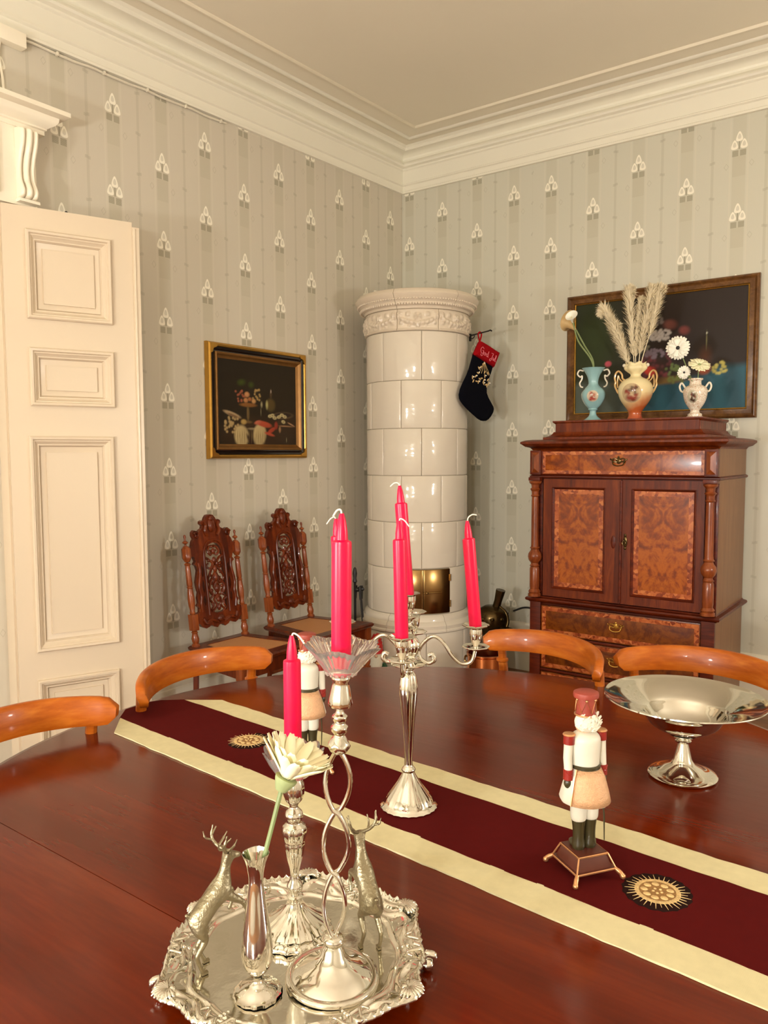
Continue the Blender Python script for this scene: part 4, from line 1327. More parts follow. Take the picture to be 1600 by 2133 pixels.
# pampas plumes
tips = [((1.610, -0.40, 2.140), (1.700, -0.38, 1.90), 'leaning furthest left, its tip bent over'),
        ((1.660, -0.41, 2.040), (1.725, -0.38, 1.87), 'lowest on the left, short and fluffy'),
        ((1.722, -0.37, 2.215), (1.752, -0.38, 1.92), 'tallest, standing second from the left'),
        ((1.782, -0.37, 2.165), (1.765, -0.38, 1.91), 'thin one in the middle'),
        ((1.838, -0.38, 2.205), (1.790, -0.38, 1.93), 'upright on the right side'),
        ((1.876, -0.36, 2.205), (1.838, -0.37, 2.02), 'rightmost, crossing behind its neighbour')]
for k, (tip, st, lab) in enumerate(tips):
    o0 = Vector((1.768 + (k - 2.5) * .006, -0.38, VZ + 0.225))
    t = thing('pampas_plume', 'cream pampas plume in the big vase, ' + lab, 'dried grass', tuple(o0))
    tip, st = Vector(tip) - o0, Vector(st) - o0
    if k == 5: st0 = Vector((0.02, 0, 0.10))
    else: st0 = st * 0.4
    bend = (-0.018, -0.006, -0.008, 0.004, 0.004, 0.006)[k]
    ax = catmull([(0, 0, 0), st0, st, (st + tip) / 2 + Vector((0, 0, 0.01)), tip + Vector((-0.0, 0, 0)), tip + Vector(((-.022 if k == 0 else 0.004), 0, (-0.006 if k == 0 else .012)))], 8)
    mb = MB(); mb.tube(ax, 0.0022, 6); obj('stem', mb, M['pampas'], t)
    mb = MB()
    n0 = 14
    rn = random.Random(k)
    seg = ax[n0:]
    for q in range(900):
        f = rn.random()
        i = min(len(seg) - 2, int(f * (len(seg) - 1)))
        base = seg[i].lerp(seg[i + 1], rn.random())
        d = (seg[i + 1] - seg[i]).normalized()
        az = rn.uniform(0, 2 * PI)
        n1 = d.orthogonal().normalized(); n2 = d.cross(n1)
        side = n1 * math.cos(az) + n2 * math.sin(az)
        w = (0.032 if k != 3 else 0.022) * (0.4 + 1.0 * math.sin(PI * min(1, f * .8 + .16)))
        e = base + side * w * rn.uniform(.6, 1.1) + d * w * rn.uniform(.7, 1.6) + ZV(-0.003)
        m_ = base.lerp(e, .55) + d * 0.004
        wv = d.cross(side) * 0.0024
        a1 = mb.bm.verts.new(base + wv); a2 = mb.bm.verts.new(base - wv)
        b1 = mb.bm.verts.new(m_ + wv * 1.3); b2 = mb.bm.verts.new(m_ - wv * 1.3)
        c1 = mb.bm.verts.new(e)
        mb.bm.faces.new((a1, a2, b2, b1)); mb.bm.faces.new((b1, b2, c1))
    obj('plume', mb, M['pampas'], t, 0, fixn=False)['kind'] = 'stuff'

def gerbera(label, base, headpos, axis, R_, mpet, centre, npet=22, stemr=0.0028, cup=0.15, back=False, name='gerbera'):
    t = thing(name, label, 'flower', tuple(base))
    o0 = Vector(base); h = Vector(headpos) - o0
    A = Vector(axis).normalized()
    mb = MB()
    mb.tube(catmull([(0, 0, 0), h * .5 + ZV(.004), h - A * 0.012, h - A * .002], 8), stemr, 8)
    obj('stem', mb, M['stem'], t)
    Mh = Matrix.Translation(h) @ A.to_track_quat('Z', 'Y').to_matrix().to_4x4()
    rn = random.Random(int(R_ * 1e5))
    for layer, (kr, off, lift) in enumerate(((1.0, 0, 0.0), (0.80, .5, 0.004)) if not back else ((1.0, 0, 0.0), (0.94, .5, 0.002))):
        pm = None
        for q in range(npet):
            if pm is None:
                mb = MB()
                L = R_ * kr; w = 2 * PI * R_ / npet * (0.40 if back else 0.47)
                n = 6
                rows = []
                for i in range(n + 1):
                    f = i / n
                    ww = w * (0.35 + 0.75 * math.sin(PI * min(1, f * .62 + .12))) * (1 if f < .8 else .92 if f < .99 else .5)
                    x = R_ * .12 + (L - R_ * .12) * f
                    z = lift + R_ * cup * 1.6 * f - R_ * .12 * f * f * 1.5 * (1 if not back else .3)
                    rows.append([mb.bm.verts.new((x, s * ww, z + abs(s) * -0.0 + (1 - abs(s)) * -0.0008)) for s in (-1, 0, 1)])
                for a, b in zip(rows[:-1], rows[1:]):
                    for j in range(2):
                        mb.bm.faces.new((a[j], b[j], b[j + 1], a[j + 1]))
                po = obj('petal', mb, M[mpet], t, 60)
                md = po.modifiers.new('solid', 'SOLIDIFY'); md.thickness = 0.0007
                pm = po
            else:
                po = pm.copy(); col.objects.link(po)
            po.matrix_local = Mh @ Matrix.Rotation(2 * PI * (q + off) / npet + rn.uniform(-.04, .04), 4, 'Z') @ Matrix.Rotation(rn.uniform(-.07, .07), 4, 'Y')
    mb = MB(); mb.ball((0, 0, 0.003), R_ * .17, R_ * .17, R_ * .10, 16, 8); mb.xf(Mh)
    obj('flower_centre', mb, M[centre], t)
    mb = MB(); mb.lathe([(0, -R_ * .42), (R_ * .16, -R_ * .38), (R_ * .30, -R_ * .10), (R_ * .32, -R_ * .01), (0, 0)] if back else [(0, -R_ * .25), (R_ * .18, -R_ * .2), (R_ * .25, -R_ * .02), (0, 0)], 20); mb.xf(Mh)
    obj('calyx', mb, M['calyx'], t)
    return t
tc_ = (CAM - Vector((2.0, -.38, 1.9))).normalized()
gb = (2.062, -0.385, VZ + 0.172)
gerbera('large white gerbera with dark centre, the highest over the small vase', gb, (1.990, -0.41, 1.912), tc_ + Vector((-.25, 0, .1)), 0.060, 'petal_w', 'dark', 24)
gerbera('cream gerbera seen from the side, right over the small vase', (2.082, -0.385, VZ + 0.172), (2.092, -0.40, 1.820), tc_ * .6 + Vector((.2, 0, .8)), 0.054, 'petal', 'calyx', 24)
gerbera('smallest gerbera, tucked against the rim of the small vase', (2.068, -0.40, VZ + 0.175), (2.028, -0.435, 1.785), tc_ + Vector((.5, 0, -.1)), 0.034, 'petal_w', 'dark', 18)

# ================================================================ CARVED CHAIRS
def build_carved():
    t = thing('carved_chair', 'carved dark oak chair with cane seat by the left wall, nearer the white door', 'chair', (0.235, -1.905, 0), PI / 2)
    # local: x across (right as seen), -y towards the room; back posts at y=0
    SZ = 0.465
    lean = Matrix(((1, 0, 0, 0), (0, 1, 0.13, -0.13 * SZ), (0, 0, 1, 0), (0, 0, 0, 1)))
    for s in (-1, 1):
        mb = MB(); x = s * 0.160
        mb.lathe([(0, .463), (.020, .463), (.021, .470), (.014, .478), (.017, .486), (.019, .50), (.013, .524), (.016, .530), (.012, .536), (0, .54)], 16, (x, 0, 0))
        mb.box(x, 0, 0.578, 0.036, 0.034, 0.078, 0.005)
        mb.lathe([(0, .615), (.012, .617), (.015, .624), (.011, .632), (.016, .66), (.0175, .69), (.015, .72), (.013, .74), (.016, .744), (.012, .750), (.0145, .76), (.0125, .84), (.0115, .850), (.017, .856), (.012, .862), (0, .868)], 16, (x, 0, 0))
        mb.lathe([(0, .866), (.012, .868), (.0215, .884), (.0225, .890), (.0225, .930), (.012, .944), (0, .945)], 8, (x, 0, 0))
        mb.lathe([(0, .944), (.006, .945), (.005, .953), (.015, .960), (.012, .966), (.005, .970), (.004, .978), (.007, .988), (.005, .997), (0, 1.0)], 12, (x, 0, 0))
        mb.xf(lean)
        obj('back_post', mb, M['turned'], t)
    oh = [(0, 1.088), (.018, 1.085), (.030, 1.072), (.036, 1.060), (.050, 1.062), (.062, 1.056), (.064, 1.044), (.052, 1.034), (.056, 1.022), (.072, 1.014), (.084, 1.000), (.092, 1.012), (.106, 1.016), (.118, 1.006), (.120, .990), (.112, .974), (.122, .962), (.130, .940), (.150, .938), (.150, .892), (.126, .890), (.116, .866), (.128, .852), (.114, .842), (.108, .820), (.116, .792), (.124, .765), (.122, .738), (.116, .715), (.124, .690), (.122, .665), (.132, .652), (.120, .640), (.122, .622), (.150, .612), (.150, .572), (.132, .566), (.116, .548), (.094, .538), (.072, .544), (.060, .552), (.048, .540), (.024, .532), (.010, .544)]
    outline = oh + [(-x, z) for x, z in oh[::-1] if x > 0.0001] 
    outline = outline[:-0] if False else outline
    ih = [(0, .948), (.024, .943), (.042, .928), (.052, .906), (.056, .880), (.056, .700), (.058, .640), (.050, .612), (.020, .604)]
    inner = ih + [(-x, z) for x, z in ih[::-1] if x > 0.0001]
    holes = [inner]
    for s in (-1, 1):
        for zc, hh in ((.815, .030), (.740, .034), (.672, .026)):
            holes.append([(s * (.083 + dx), zc + dz) for dx, dz in ((0, -hh), (.008, -hh * .4), (.010, hh * .3), (.002, hh), (-.006, hh * .4), (-.008, -hh * .3))])
    mb = MB(); mb.plate([outline] + holes, -0.012, 0.010)
    # raised edge bands and relief on the frame
    for s in (-1, 1):
        mb.tube(catmull([(s * .066, -.014, .60), (s * .066, -.015, .75), (s * .066, -.015, .88), (s * .055, -.015, .93), (s * .032, -.015, .955), (0, -.015, .962)], 5), 0.0055, 6)
        mb.tube(catmull([(s * .104, -.014, .86), (s * .100, -.016, .82), (s * .108, -.016, .78), (s * .114, -.016, .74), (s * .106, -.016, .70), (s * .112, -.016, .66), (s * .106, -.014, .62)], 5), 0.0065, 6)
        sp_ = [(s * (.100 + (.017 - .0012 * k) * math.cos(k * .62 + .4)), -.017, .992 + (.017 - .0012 * k) * math.sin(k * .62 + .4)) for k in range(12)]
        mb.tube(sp_, 0.0060, 6)
        mb.tube(catmull([(s * .030, -.016, .985), (s * .045, -.018, 1.010), (s * .038, -.018, 1.035), (s * .050, -.016, 1.050)], 5), 0.0085, 6)
        mb.tube(catmull([(s * .020, -.014, .56), (s * .060, -.018, .575), (s * .095, -.018, .565), (s * .110, -.014, .59)], 5), 0.008, 6)
    mb.ball((0, -.012, 1.035), .024, .014, .036, 14, 8)
    mb.ball((0, -.016, 1.068), .016, .012, .014, 12, 8)
    mb.ball((0, -.012, .575), .020, .014, .018, 12, 8)
    mb.xf(lean)
    obj('carved_back', mb, M['carved'], t, 40)
    # pierced fretwork of scrolls inside the frame
    mb = MB()
    for s in (-1, 1):
        C_ = [[(s * .004, .930), (s * .026, .925), (s * .034, .902), (s * .018, .888), (s * .008, .902), (s * .020, .910)],
              [(s * .058, .880), (s * .034, .868), (s * .014, .846), (s * .030, .822), (s * .048, .834), (s * .038, .850)],
              [(s * .004, .870), (s * .010, .835), (s * .036, .800), (s * .050, .770), (s * .030, .745), (s * .014, .762), (s * .026, .778)],
              [(0, .800), (s * .022, .772), (s * .046, .735), (s * .040, .700), (s * .012, .688), (0, .71)],
              [(s * .058, .72), (s * .034, .708), (s * .030, .69), (s * .052, .676)],
              [(0, .690), (s * .020, .668), (s * .012, .640), (s * .032, .618), (s * .050, .606)],
              [(s * .056, .672), (s * .040, .660), (s * .034, .640), (s * .044, .622), (s * .028, .604)],
              [(0, .755), (s * .016, .735), (s * .010, .712), (0, .70)]]
        for c in C_:
            pts = catmull([(x, -.006 + 0.004 * math.sin(i * 2), z) for i, (x, z) in enumerate(c)], 5)
            n_ = len(pts)
            mb.tube(pts, [0.0078 - 0.0032 * i / n_ for i in range(n_)], 6)
    for z, r in ((.905, .011), (.860, .012), (.818, .013), (.775, .014), (.722, .013), (.668, .010), (.630, .012)):
        mb.ball((0, -.008, z), r, .010, r * 1.5, 10, 6)
    for s, z in ((-1, .862), (1, .84), (-1, .79), (1, .80), (-1, .715), (1, .73), (-1, .648), (1, .652)):
        mb.ball((s * .034, -.006, z), .012, .007, .009, 8, 6)
    mb.xf(lean)
    obj('fretwork', mb, M['carved'], t, 50)
    # seat
    seat = [(-.170, .028), (.170, .028), (.225, -.385), (-.225, -.385)]
    def off(d): return [(-.170 + d, .028 - d), (.170 - d, .028 - d), (.225 - d * 1.1, -.385 + d), (-.225 + d * 1.1, -.385 + d)]
    mb = MB()
    loops = []
    for d, z in ((0, .438), (-.008, .446), (-.010, .456), (-.002, .464), (.052, .466), (.054, .458), (.054, .438)):
        loops.append([mb.bm.verts.new((x, y, z)) for x, y in off(d)])
    for a, b in zip(loops, loops[1:] + loops[:1]):
        for k in range(4):
            mb.bm.faces.new((a[k], a[(k + 1) % 4], b[(k + 1) % 4], b[k]))
    obj('seat_frame', mb, M['carved'], t)
    mb = MB(); mb.poly(off(.053), .458, .463); obj('cane_panel', mb, M['cane'], t)
    mb = MB()
    o1, o2 = off(.016), off(.034)
    for k in range(4):
        k2 = (k + 1) % 4
        mb.poly([o1[k], o1[k2], o2[k2], o2[k]], .368, .440)
    obj('apron', mb, M['carved'], t)
    for x, y in ((-.205, -.365), (.205, -.365)):
        mb = MB()
        mb.box(x, y, .405, .040, .040, .075, .004)
        mb.lathe([(0, 0), (.012, 0), (.018, .016), (.016, .03), (.011, .04), (.016, .06), (.020, .10), (.0155, .14), (.012, .15), (.018, .158), (.012, .166), (.0125, .18)], 14, (x, y, 0))
        mb.box(x, y, .20, .034, .034, .05, .004)
        mb.tube(catmull([(x, y, .22), (x, y - .010, .26), (x, y + .006, .31), (x, y, .37)], 5), [.012, .015, .019, .022, .018], 10)
        obj('front_leg', mb, M['turned'], t)
    for x in (-.155, .155):
        mb = MB(); mb.tube([(x, .005, .44), (x, .012, .25), (x, .055, 0.0)], [.019, .018, .016], 4); obj('rear_leg', mb, M['carved'], t)
    mb = MB(); mb.tube([(-.205, -.365, .2), (.205, -.365, .2)], .010, 8); mb2 = MB(); mb2.tube([(0, -.365, .2), (0, .02, .2)], .010, 8); mb2.tube([(-.155, .02, .2), (.155, .02, .2)], .010, 8)
    obj('front_stretcher', mb, M['turned'], t); obj('cross_stretcher', mb2, M['turned'], t)
    return t
cc = build_carved()
cc2 = dup(cc, 'carved dark oak chair with cane seat standing nearer the tiled stove', (0.215, -1.378, 0), PI / 2)
for c in (cc, cc2): c['group'] = 'carved oak chairs along the left wall'

# ================================================================ THINGS ROUND THE STOVE
fi = thing('fireplace_tool_stand', 'black iron fireplace tools standing between the far carved chair and the stove', 'fire tools', (0.220, -0.822, 0))
mb = MB(); mb.lathe([(0, 0), (.062, 0), (.062, .008), (.02, .016), (.008, .03), (.008, .60), (.014, .61), (.010, .63), (.014, .66), (.009, .69), (0, .70)], 20); obj('stand', mb, M['dark'], fi)
for k, (dx, dy) in enumerate(((.035, .01), (.02, .04), (-.02, .03))):
    mb = MB()
    mb.tube([(dx * 1.9, dy * 1.6, .10), (dx, dy, .50)], .004, 6); mb.tube([(dx, dy, .50), (dx * .9, dy, .58)], [.007, .011], 8)
    if k == 0: mb.box(dx * 1.9, dy * 1.6, .08, .05, .01, .07, .003)
    elif k == 1: mb.lathe([(0, 0), (.02, .0), (.016, .06), (0, .07)], 10, (dx * 1.9, dy * 1.6, .04))
    else: mb.tube([(dx * 1.9, dy * 1.6, .11), (dx * 1.9 + .02, dy * 1.6, .07)], .005, 6)
    obj('tool', mb, M['dark'], fi)
mb = MB(); mb.ball((.036, .02, .565), .020, .012, .014, 10, 6); mb.ball((.01, .01, .56), .018, .02, .014, 10, 6); obj('tool_holder', mb, M['dark'], fi)

gn = thing('gnome_figure', 'small gnome figure with red cap and pale beard at the foot of the stove', 'figurine', (0.455, -0.930, 0), 0.75)
mb = MB(); mb.lathe(smooth_prof([(.055, 0), (.062, .02), (.058, .09), (.046, .15), (.030, .19)], 4) + [(0, .19)], 20); obj('coat', mb, M['gnome_green'], gn)
mb = MB(); mb.ball((0, 0, .215), .042, .040, .042); obj('head', mb, M['skin'], gn)
mb = MB(); mb.ball((0, -.030, .175), .040, .024, .055, 14, 10); mb.ball((0, -.020, .205), .044, .030, .026, 14, 8); obj('beard', mb, M['beard'], gn)
mb = MB(); mb.ball((0, -.052, .218), .009); obj('nose', mb, M['skin'], gn)
mb = MB(); mb.tube(catmull([(0, 0, .225), (0, .004, .27), (.008, .008, .305), (.020, .008, .325), (.024, .006, .335)], 6), [.048, .046, .040, .030, .018, .008], 16); obj('cap', mb, M['gnome_red'], gn)
for s in (-1, 1):
    mb = MB(); mb.ball((s * .03, -.03, .018), .024, .036, .018); obj('boot', mb, M['gnome_red'], gn)
    mb = MB(); mb.tube(catmull([(s * .045, 0, .16), (s * .066, -.02, .12), (s * .045, -.045, .10)], 5), [.016, .014, .012], 8); obj('sleeve', mb, M['gnome_green'], gn)

jg = thing('bronze_jug', 'dark bronze round jug with a thick upright neck on the floor right of the stove', 'jug', (0.885, -0.30, 0))
mb = MB(); mb.lathe(smooth_prof([(.07, 0), (.085, .02), (.06, .06), (.05, .22), (.07, .29), (.098, .34), (.104, .385), (.090, .425), (.05, .452)], 4) + [(0, .456)], 28)
obj('body', mb, M['bronze'], jg, 60)
mb = MB(); mb.tube([(.02, 0, .43), (.038, 0, .49), (.055, 0, .555)], [.026, .025, .031], 8); obj('neck', mb, M['bronze'], jg, 20)
mb = MB(); mb.ball((.10, -.02, .325), .055, .03, .014, 14, 8); mb.tube(catmull([(.05, 0, .45), (.09, 0, .42), (.105, 0, .37), (.10, -.01, .33)], 5), .010, 8); obj('lip_and_handle', mb, M['bronze'], jg, 50)
for an in (-1.1, -.5, -1.7):
    mb = MB(); mb.ball((.098 * math.cos(an), .098 * math.sin(an), .385), .016, .016, .012, 10, 6); obj('boss', mb, M['bronze'], jg)
mb = MB()
mb.tube(catmull([(0.955, -0.16, 0.405), (1.03, -0.16, 0.435), (1.10, -0.16, 0.43), (1.20, -0.13, 0.38), (1.262, -0.10, 0.33), (1.262, -.06, .12)], 8), .006, 8)
tag(obj('black_cable', mb, M['rubber']), 'black cable arching from the bronze jug behind the cabinet', 'cable')

cp = thing('copper_pot', 'tall polished copper pot on the floor between stove and cabinet', 'pot', (1.115, -0.80, 0))
mb = MB(); mb.lathe([(0, 0), (.095, 0), (.100, .004), (.102, .20), (.106, .205), (.106, .211), (.100, .216), (.098, .285), (.104, .292), (.104, .300), (.094, .300), (.092, .21), (.09, .02), (0, .015)], 36); obj('body', mb, M['copper'], cp)
for s in (-1, 1):
    mb = MB(); mb.tube(catmull([(s * .098, 0, .26), (s * .125, 0, .262), (s * .13, 0, .235), (s * .102, 0, .225)], 5), .006, 8); obj('handle', mb, M['brass'], cp)

# ================================================================ DINING TABLE
T = 0.76
TC = Vector((2.39, -3.33, 0)); TR = 0.87
tab = thing('dining_table', 'large round polished mahogany dining table filling the foreground', 'table', (TC.x, TC.y, 0))
SEAM = -0.515       # joint between the leaves, local y
def table_outline(lo, hi):
    pts = []
    N = 120
    for k in range(N):
        a = 2 * PI * k / N
        y = TR * math.sin(a); x = TR * math.cos(a)
        if lo <= y <= hi: pts.append((a, x, y))
    return pts
def leaf_mesh(lo, hi):
    mb = MB()
    prof = [(0.018, T), (0.006, T - .002), (0.0, T - .009), (0.0, T - .020), (0.006, T - .027), (0.016, T - .030)]
    def clampy(y): return max(lo, min(hi, y))
    ring_pts = []
    N = 144
    base = []
    for k in range(N):
        a = 2 * PI * k / N
        base.append((math.cos(a), math.sin(a)))
    loops = []
    for d, z in prof:
        R_ = TR - d
        lp = []
        for c, s_ in base:
            x, y = R_ * c, R_ * s_
            if y < lo or y > hi:
                yy = clampy(y)
                xm = math.sqrt(max(0, R_ * R_ - yy * yy))
                x = max(-xm, min(xm, x)); y = yy
            lp.append((x, y, z))
        loops.append([mb.bm.verts.new(p) for p in lp])
    for a, b in zip(loops[:-1], loops[1:]):
        for k in range(N):
            k2 = (k + 1) % N
            mb.bm.faces.new((a[k], a[k2], b[k2], b[k]))
    mb.bm.faces.new(loops[0]); mb.bm.faces.new(loops[-1][::-1])
    bmesh.ops.remove_doubles(mb.bm, verts=mb.bm.verts, dist=0.0003)
    bmesh.ops.dissolve_degenerate(mb.bm, edges=mb.bm.edges, dist=0.0002)
    return mb
for lo, hi in ((SEAM + 0.0006, TR), (-TR, SEAM - 0.0006)):
    obj('table_leaf', leaf_mesh(lo, hi), M['mahogany'], tab, 40)
mb = MB(); mb.lathe([(.72, .645), (.735, .645), (.735, .728), (.72, .728), (.72, .645)], 72); obj('apron', mb, M['mahogany'], tab)
for k in range(4):
    a = math.radians((45, 136, -110, -35)[k])
    x, y = .66 * math.cos(a), .66 * math.sin(a)
    mb = MB()
    mb.box(x, y, .66, .075, .075, .14, .006)
    mb.lathe(smooth_prof([(.018, 0), (.024, .02), (.020, .06), (.024, .12), (.034, .40), (.030, .46), (.038, .50), (.030, .53), (.036, .585)], 3) + [(0, .588)], 18, (x, y, 0))
    obj('leg', mb, M['mahogany'], tab)

# table chairs: round seats, curved top rails
def build_chair():
    t = thing('dining_chair', 'honey-coloured wooden chair by the open white door, its rail cut by the photo edge', 'chair', (1.17, -3.48, 0), 0)
    # local: faces -y (sitter looks to -y); rail centre at origin, ends forward
    Wd, SG = 0.222, 0.122
    R_ = (Wd * Wd + SG * SG) / (2 * SG)
    amax = math.asin(min(1, Wd / R_))
    mb = MB()
    n = 28
    st = []
    for i in range(n + 1):
        f = -1 + 2 * i / n
        a = f * amax
        x = R_ * math.sin(a); y = -R_ * (1 - math.cos(a))
        e = 1 - max(0, (abs(f) - .86) / .14) ** 2
        hh = 0.034 * (0.35 + .65 * math.sqrt(max(0, e))) * (1.0 - .12 * abs(f) ** 2)
        zc = 0.818 - 0.010 * f * f
        nrm = Vector((math.sin(a), math.cos(a), 0))
        th = 0.0115
        ring = []
        for (dn, dz) in ((-1, -.8), (-.8, -1), (.8, -1), (1, -.8), (1, .75), (.7, .95), (.3, 1), (-.3, 1), (-.7, .95), (-1, .75)):
            ring.append(mb.bm.verts.new(Vector((x, y, zc + dz * hh)) + nrm * (dn * th + dz * .004)))
        st.append(ring)
    for a, b in zip(st[:-1], st[1:]):
        for k in range(10):
            mb.bm.faces.new((a[k], a[(k + 1) % 10], b[(k + 1) % 10], b[k]))
    mb.bm.faces.new(st[0][::-1]); mb.bm.faces.new(st[-1])
    obj('top_rail', mb, M['birch'], t, 50)
    for s in (-1, 1):
        a = s * amax * .80
        x = R_ * math.sin(a); y = -R_ * (1 - math.cos(a)) + .004
        mb = MB()
        mb.tube(catmull([(x * 1.0, y, .80), (x * .99, y + .01, .70), (x * .95, y + .02, .60), (x * .90, y - .01, .46), (x * .94, y + .02, .25), (x * 1.0, y + .07, 0)], 5), [.013, .014, .015, .017, .016, .013], 10)
        mb.lathe([(.013, .742), (.019, .746), (.019, .752), (.013, .757)], 12, (x, y + .004, 0))
        obj('back_stile', mb, M['birch'], t)
        mb = MB(); mb.lathe([(0, 0), (.012, 0), (.018, .03), (.020, .36), (.024, .40), (.022, .44), (0, .442)], 12, (s * .17, -.44, 0)); obj('front_leg', mb, M['birch'], t)
    mb = MB()
    mb.tube([(-.18, -.035, .60), (0, .0, .60), (.18, -.035, .60)], [.014, .016, .014], 8); obj('lower_rail', mb, M['birch'], t)
    mb = MB()
    pts = [(0.205 * math.cos(a) * (1.0 if math.sin(a) < 0 else .92), -.265 + .205 * math.sin(a)) for a in [2 * PI * k / 40 for k in range(40)]]
    mb.poly(pts, .442, .468); obj('seat', mb, M['birch'], t)
    return t
ch1 = build_chair()
def chair_at(cx, cy, ang):
    # ang: direction the sitter faces
    return (cx, cy, 0), ang + PI / 2
chairs = [((1.560, -3.700), math.radians(6)), ((1.505, -3.165), math.radians(2)), ((2.250, -2.365), math.radians(-109)), ((2.640, -2.285), math.radians(-92))]
loc, rz = chair_at(*chairs[0][0], chairs[0][1]); ch1.location = loc; ch1.rotation_euler = (0, 0, rz); ch1['group'] = 'honey-coloured chairs round the table'
labs = ['honey-coloured wooden chair tucked in at the left end of the runner, before the carved chairs', 'honey-coloured wooden chair behind the candelabra, in front of the copper pot', 'honey-coloured wooden chair behind the silver bowl, in front of the cabinet']
for (c, a), lb in zip(chairs[1:], labs):
    loc, rz = chair_at(*c, a)
    dup(ch1, lb, loc, rz)

# ---- runner
RA = math.atan2(-0.086, 1.33)
run = thing('table_runner', 'maroon table runner with two cream borders lying across the dining table', 'table runner', (1.66, -3.329, T + .0005), RA)
xe = 1.555
def jag(pts_a, pts_b): return pts_a, pts_b
rn = random.Random(5)
def strip(x0a, x1a, ya, x0b, x1b, yb, z0, z1, jit=.0012, n=64):
    """cloth strip between two long edges with slightly frayed sides"""
    mb = MB()
    A = [(x0a + (x1a - x0a) * k / n, ya + rn.uniform(-jit, jit)) for k in range(n + 1)]
    B = [(x0b + (x1b - x0b) * k / n, yb + rn.uniform(-jit, jit)) for k in range(n + 1)]
    rows = []
    for (xa, ya_), (xb, yb_) in zip(A, B):
        z = z1 + 0.0005 * math.sin(xa * 31) + .0003 * math.sin(xa * 83)
        rows.append([mb.bm.verts.new((xa, ya_, z0)), mb.bm.verts.new((xa, ya_, z)), mb.bm.verts.new((xb, yb_, z)), mb.bm.verts.new((xb, yb_, z0))])
    for a, b in zip(rows[:-1], rows[1:]):
        for k in range(4):
            mb.bm.faces.new((a[k], b[k], b[(k + 1) % 4], a[(k + 1) % 4]))
    mb.bm.faces.new(rows[0]); mb.bm.faces.new(rows[-1][::-1])
    return mb
obj('border', strip(0.012, xe, -0.150, -0.064, xe, -0.089, 0, .0026), M['cream'], run, 30, label='cream border strip')
obj('border', strip(-0.064, xe, 0.089, 0.012, xe, 0.150, 0, .0026), M['cream'], run, 30, label='cream border strip')
mb = strip(-0.066, xe, -0.090, -0.066, xe, 0.090, 0, .0030, jit=.0008)
obj('centre_panel', mb, M['maroon'], run, 30)
mb = MB(); mb.poly([(-0.0655, -0.090), (-0.0655, 0.090), (-0.106, 0.050), (-0.118, 0.020), (-0.112, -0.046)], 0, .0026); obj('pointed_end', mb, M['maroon'], run, 30)
def medallion_cloth(wx, wy):
    p = Matrix.Rotation(-RA, 3, 'Z') @ (Vector((wx, wy, 0)) - Vector((1.66, -3.329, 0)))
    mb = MB()
    mb.lathe([(0, .0035), (.046, .0035), (.048, .003), (.048, .0022), (0, .0022)], 48, (p.x, p.y, 0), ripple=lambda a, i, r, z: (r * (1 + .03 * math.sin(a * 17)), z))
    m0 = obj('medallion', mb, M['emb_dark'], run)
    mb = MB()
    for k in range(34):
        a = 2 * PI * k / 34
        l = .0445 if k % 2 else .040
        mb.tube([(p.x + .026 * math.cos(a), p.y + .026 * math.sin(a), .0040), (p.x + l * math.cos(a + .04), p.y + l * math.sin(a + .04), .0036)], [.0011, .0003], 5)
    mb.lathe([(.025, .0042), (.0285, .0050), (.031, .0044), (.031, .003), (.025, .003)], 48, (p.x, p.y, 0))
    obj('gold_rays', mb, M['emb_gold'], m0, 60)['kind'] = 'stuff'
    mb = MB()
    mb.lathe([(0, .0044), (.025, .0042), (.025, .003), (0, .003)], 40, (p.x, p.y, 0)); obj('centre_disc', mb, M['emb_tan'], m0)
    mb = MB()
    for k in range(9):
        a = 2 * PI * k / 9
        mb.ball((p.x + .018 * math.cos(a), p.y + .018 * math.sin(a), .0042), .0056, .0046, .0016, 10, 6)
    for k in range(5):
        a = 2 * PI * k / 5
        mb.ball((p.x + .006 * math.cos(a), p.y + .006 * math.sin(a), .0042), .0022, .0022, .0014, 8, 6)
    obj('gold_scrolls', mb, M['emb_gold'], m0)['kind'] = 'stuff'
medallion_cloth(1.944, -3.338)
medallion_cloth(2.840, -3.405)
RT = T + 0.0036      # top of the runner

# ---- candles
def build_candle(label, base, top, r=0.0108, wick_dir=(1, 0), group='pink taper candles', first=[None]):
    b, tp = Vector(base), Vector(top)
    L = (tp - b).length
    t = thing('candle', label, 'candle', tuple(b), group=group)
    q = (tp - b).to_track_quat('Z', 'Y')
    t.rotation_euler = q.to_euler()
    mb = MB(); mb.lathe([(0, 0), (r * .93, 0), (r, .010), (r, L - .034), (r * .97, L - .031), (r * .62, L - .029), (r * .58, L - .020), (r * .42, L - .008), (r * .22, L), (0, L)], 28)
    obj('wax_taper', mb, M['wax'], t, 40)
    wl = q.inverted() @ Vector((right * wick_dir[0] + Vector((0, 0, wick_dir[1]))))
    mb = MB(); mb.tube(catmull([(0, 0, L - .004), Vector((0, 0, L + .004)) + wl * .002, Vector((0, 0, L + .005)) + wl * .009, Vector((0, 0, L)) + wl * .016], 5), .0011, 6)
    obj('wick', mb, M['wick'], t)
    return t

def base_of(loc, lean=0.0):
    return loc

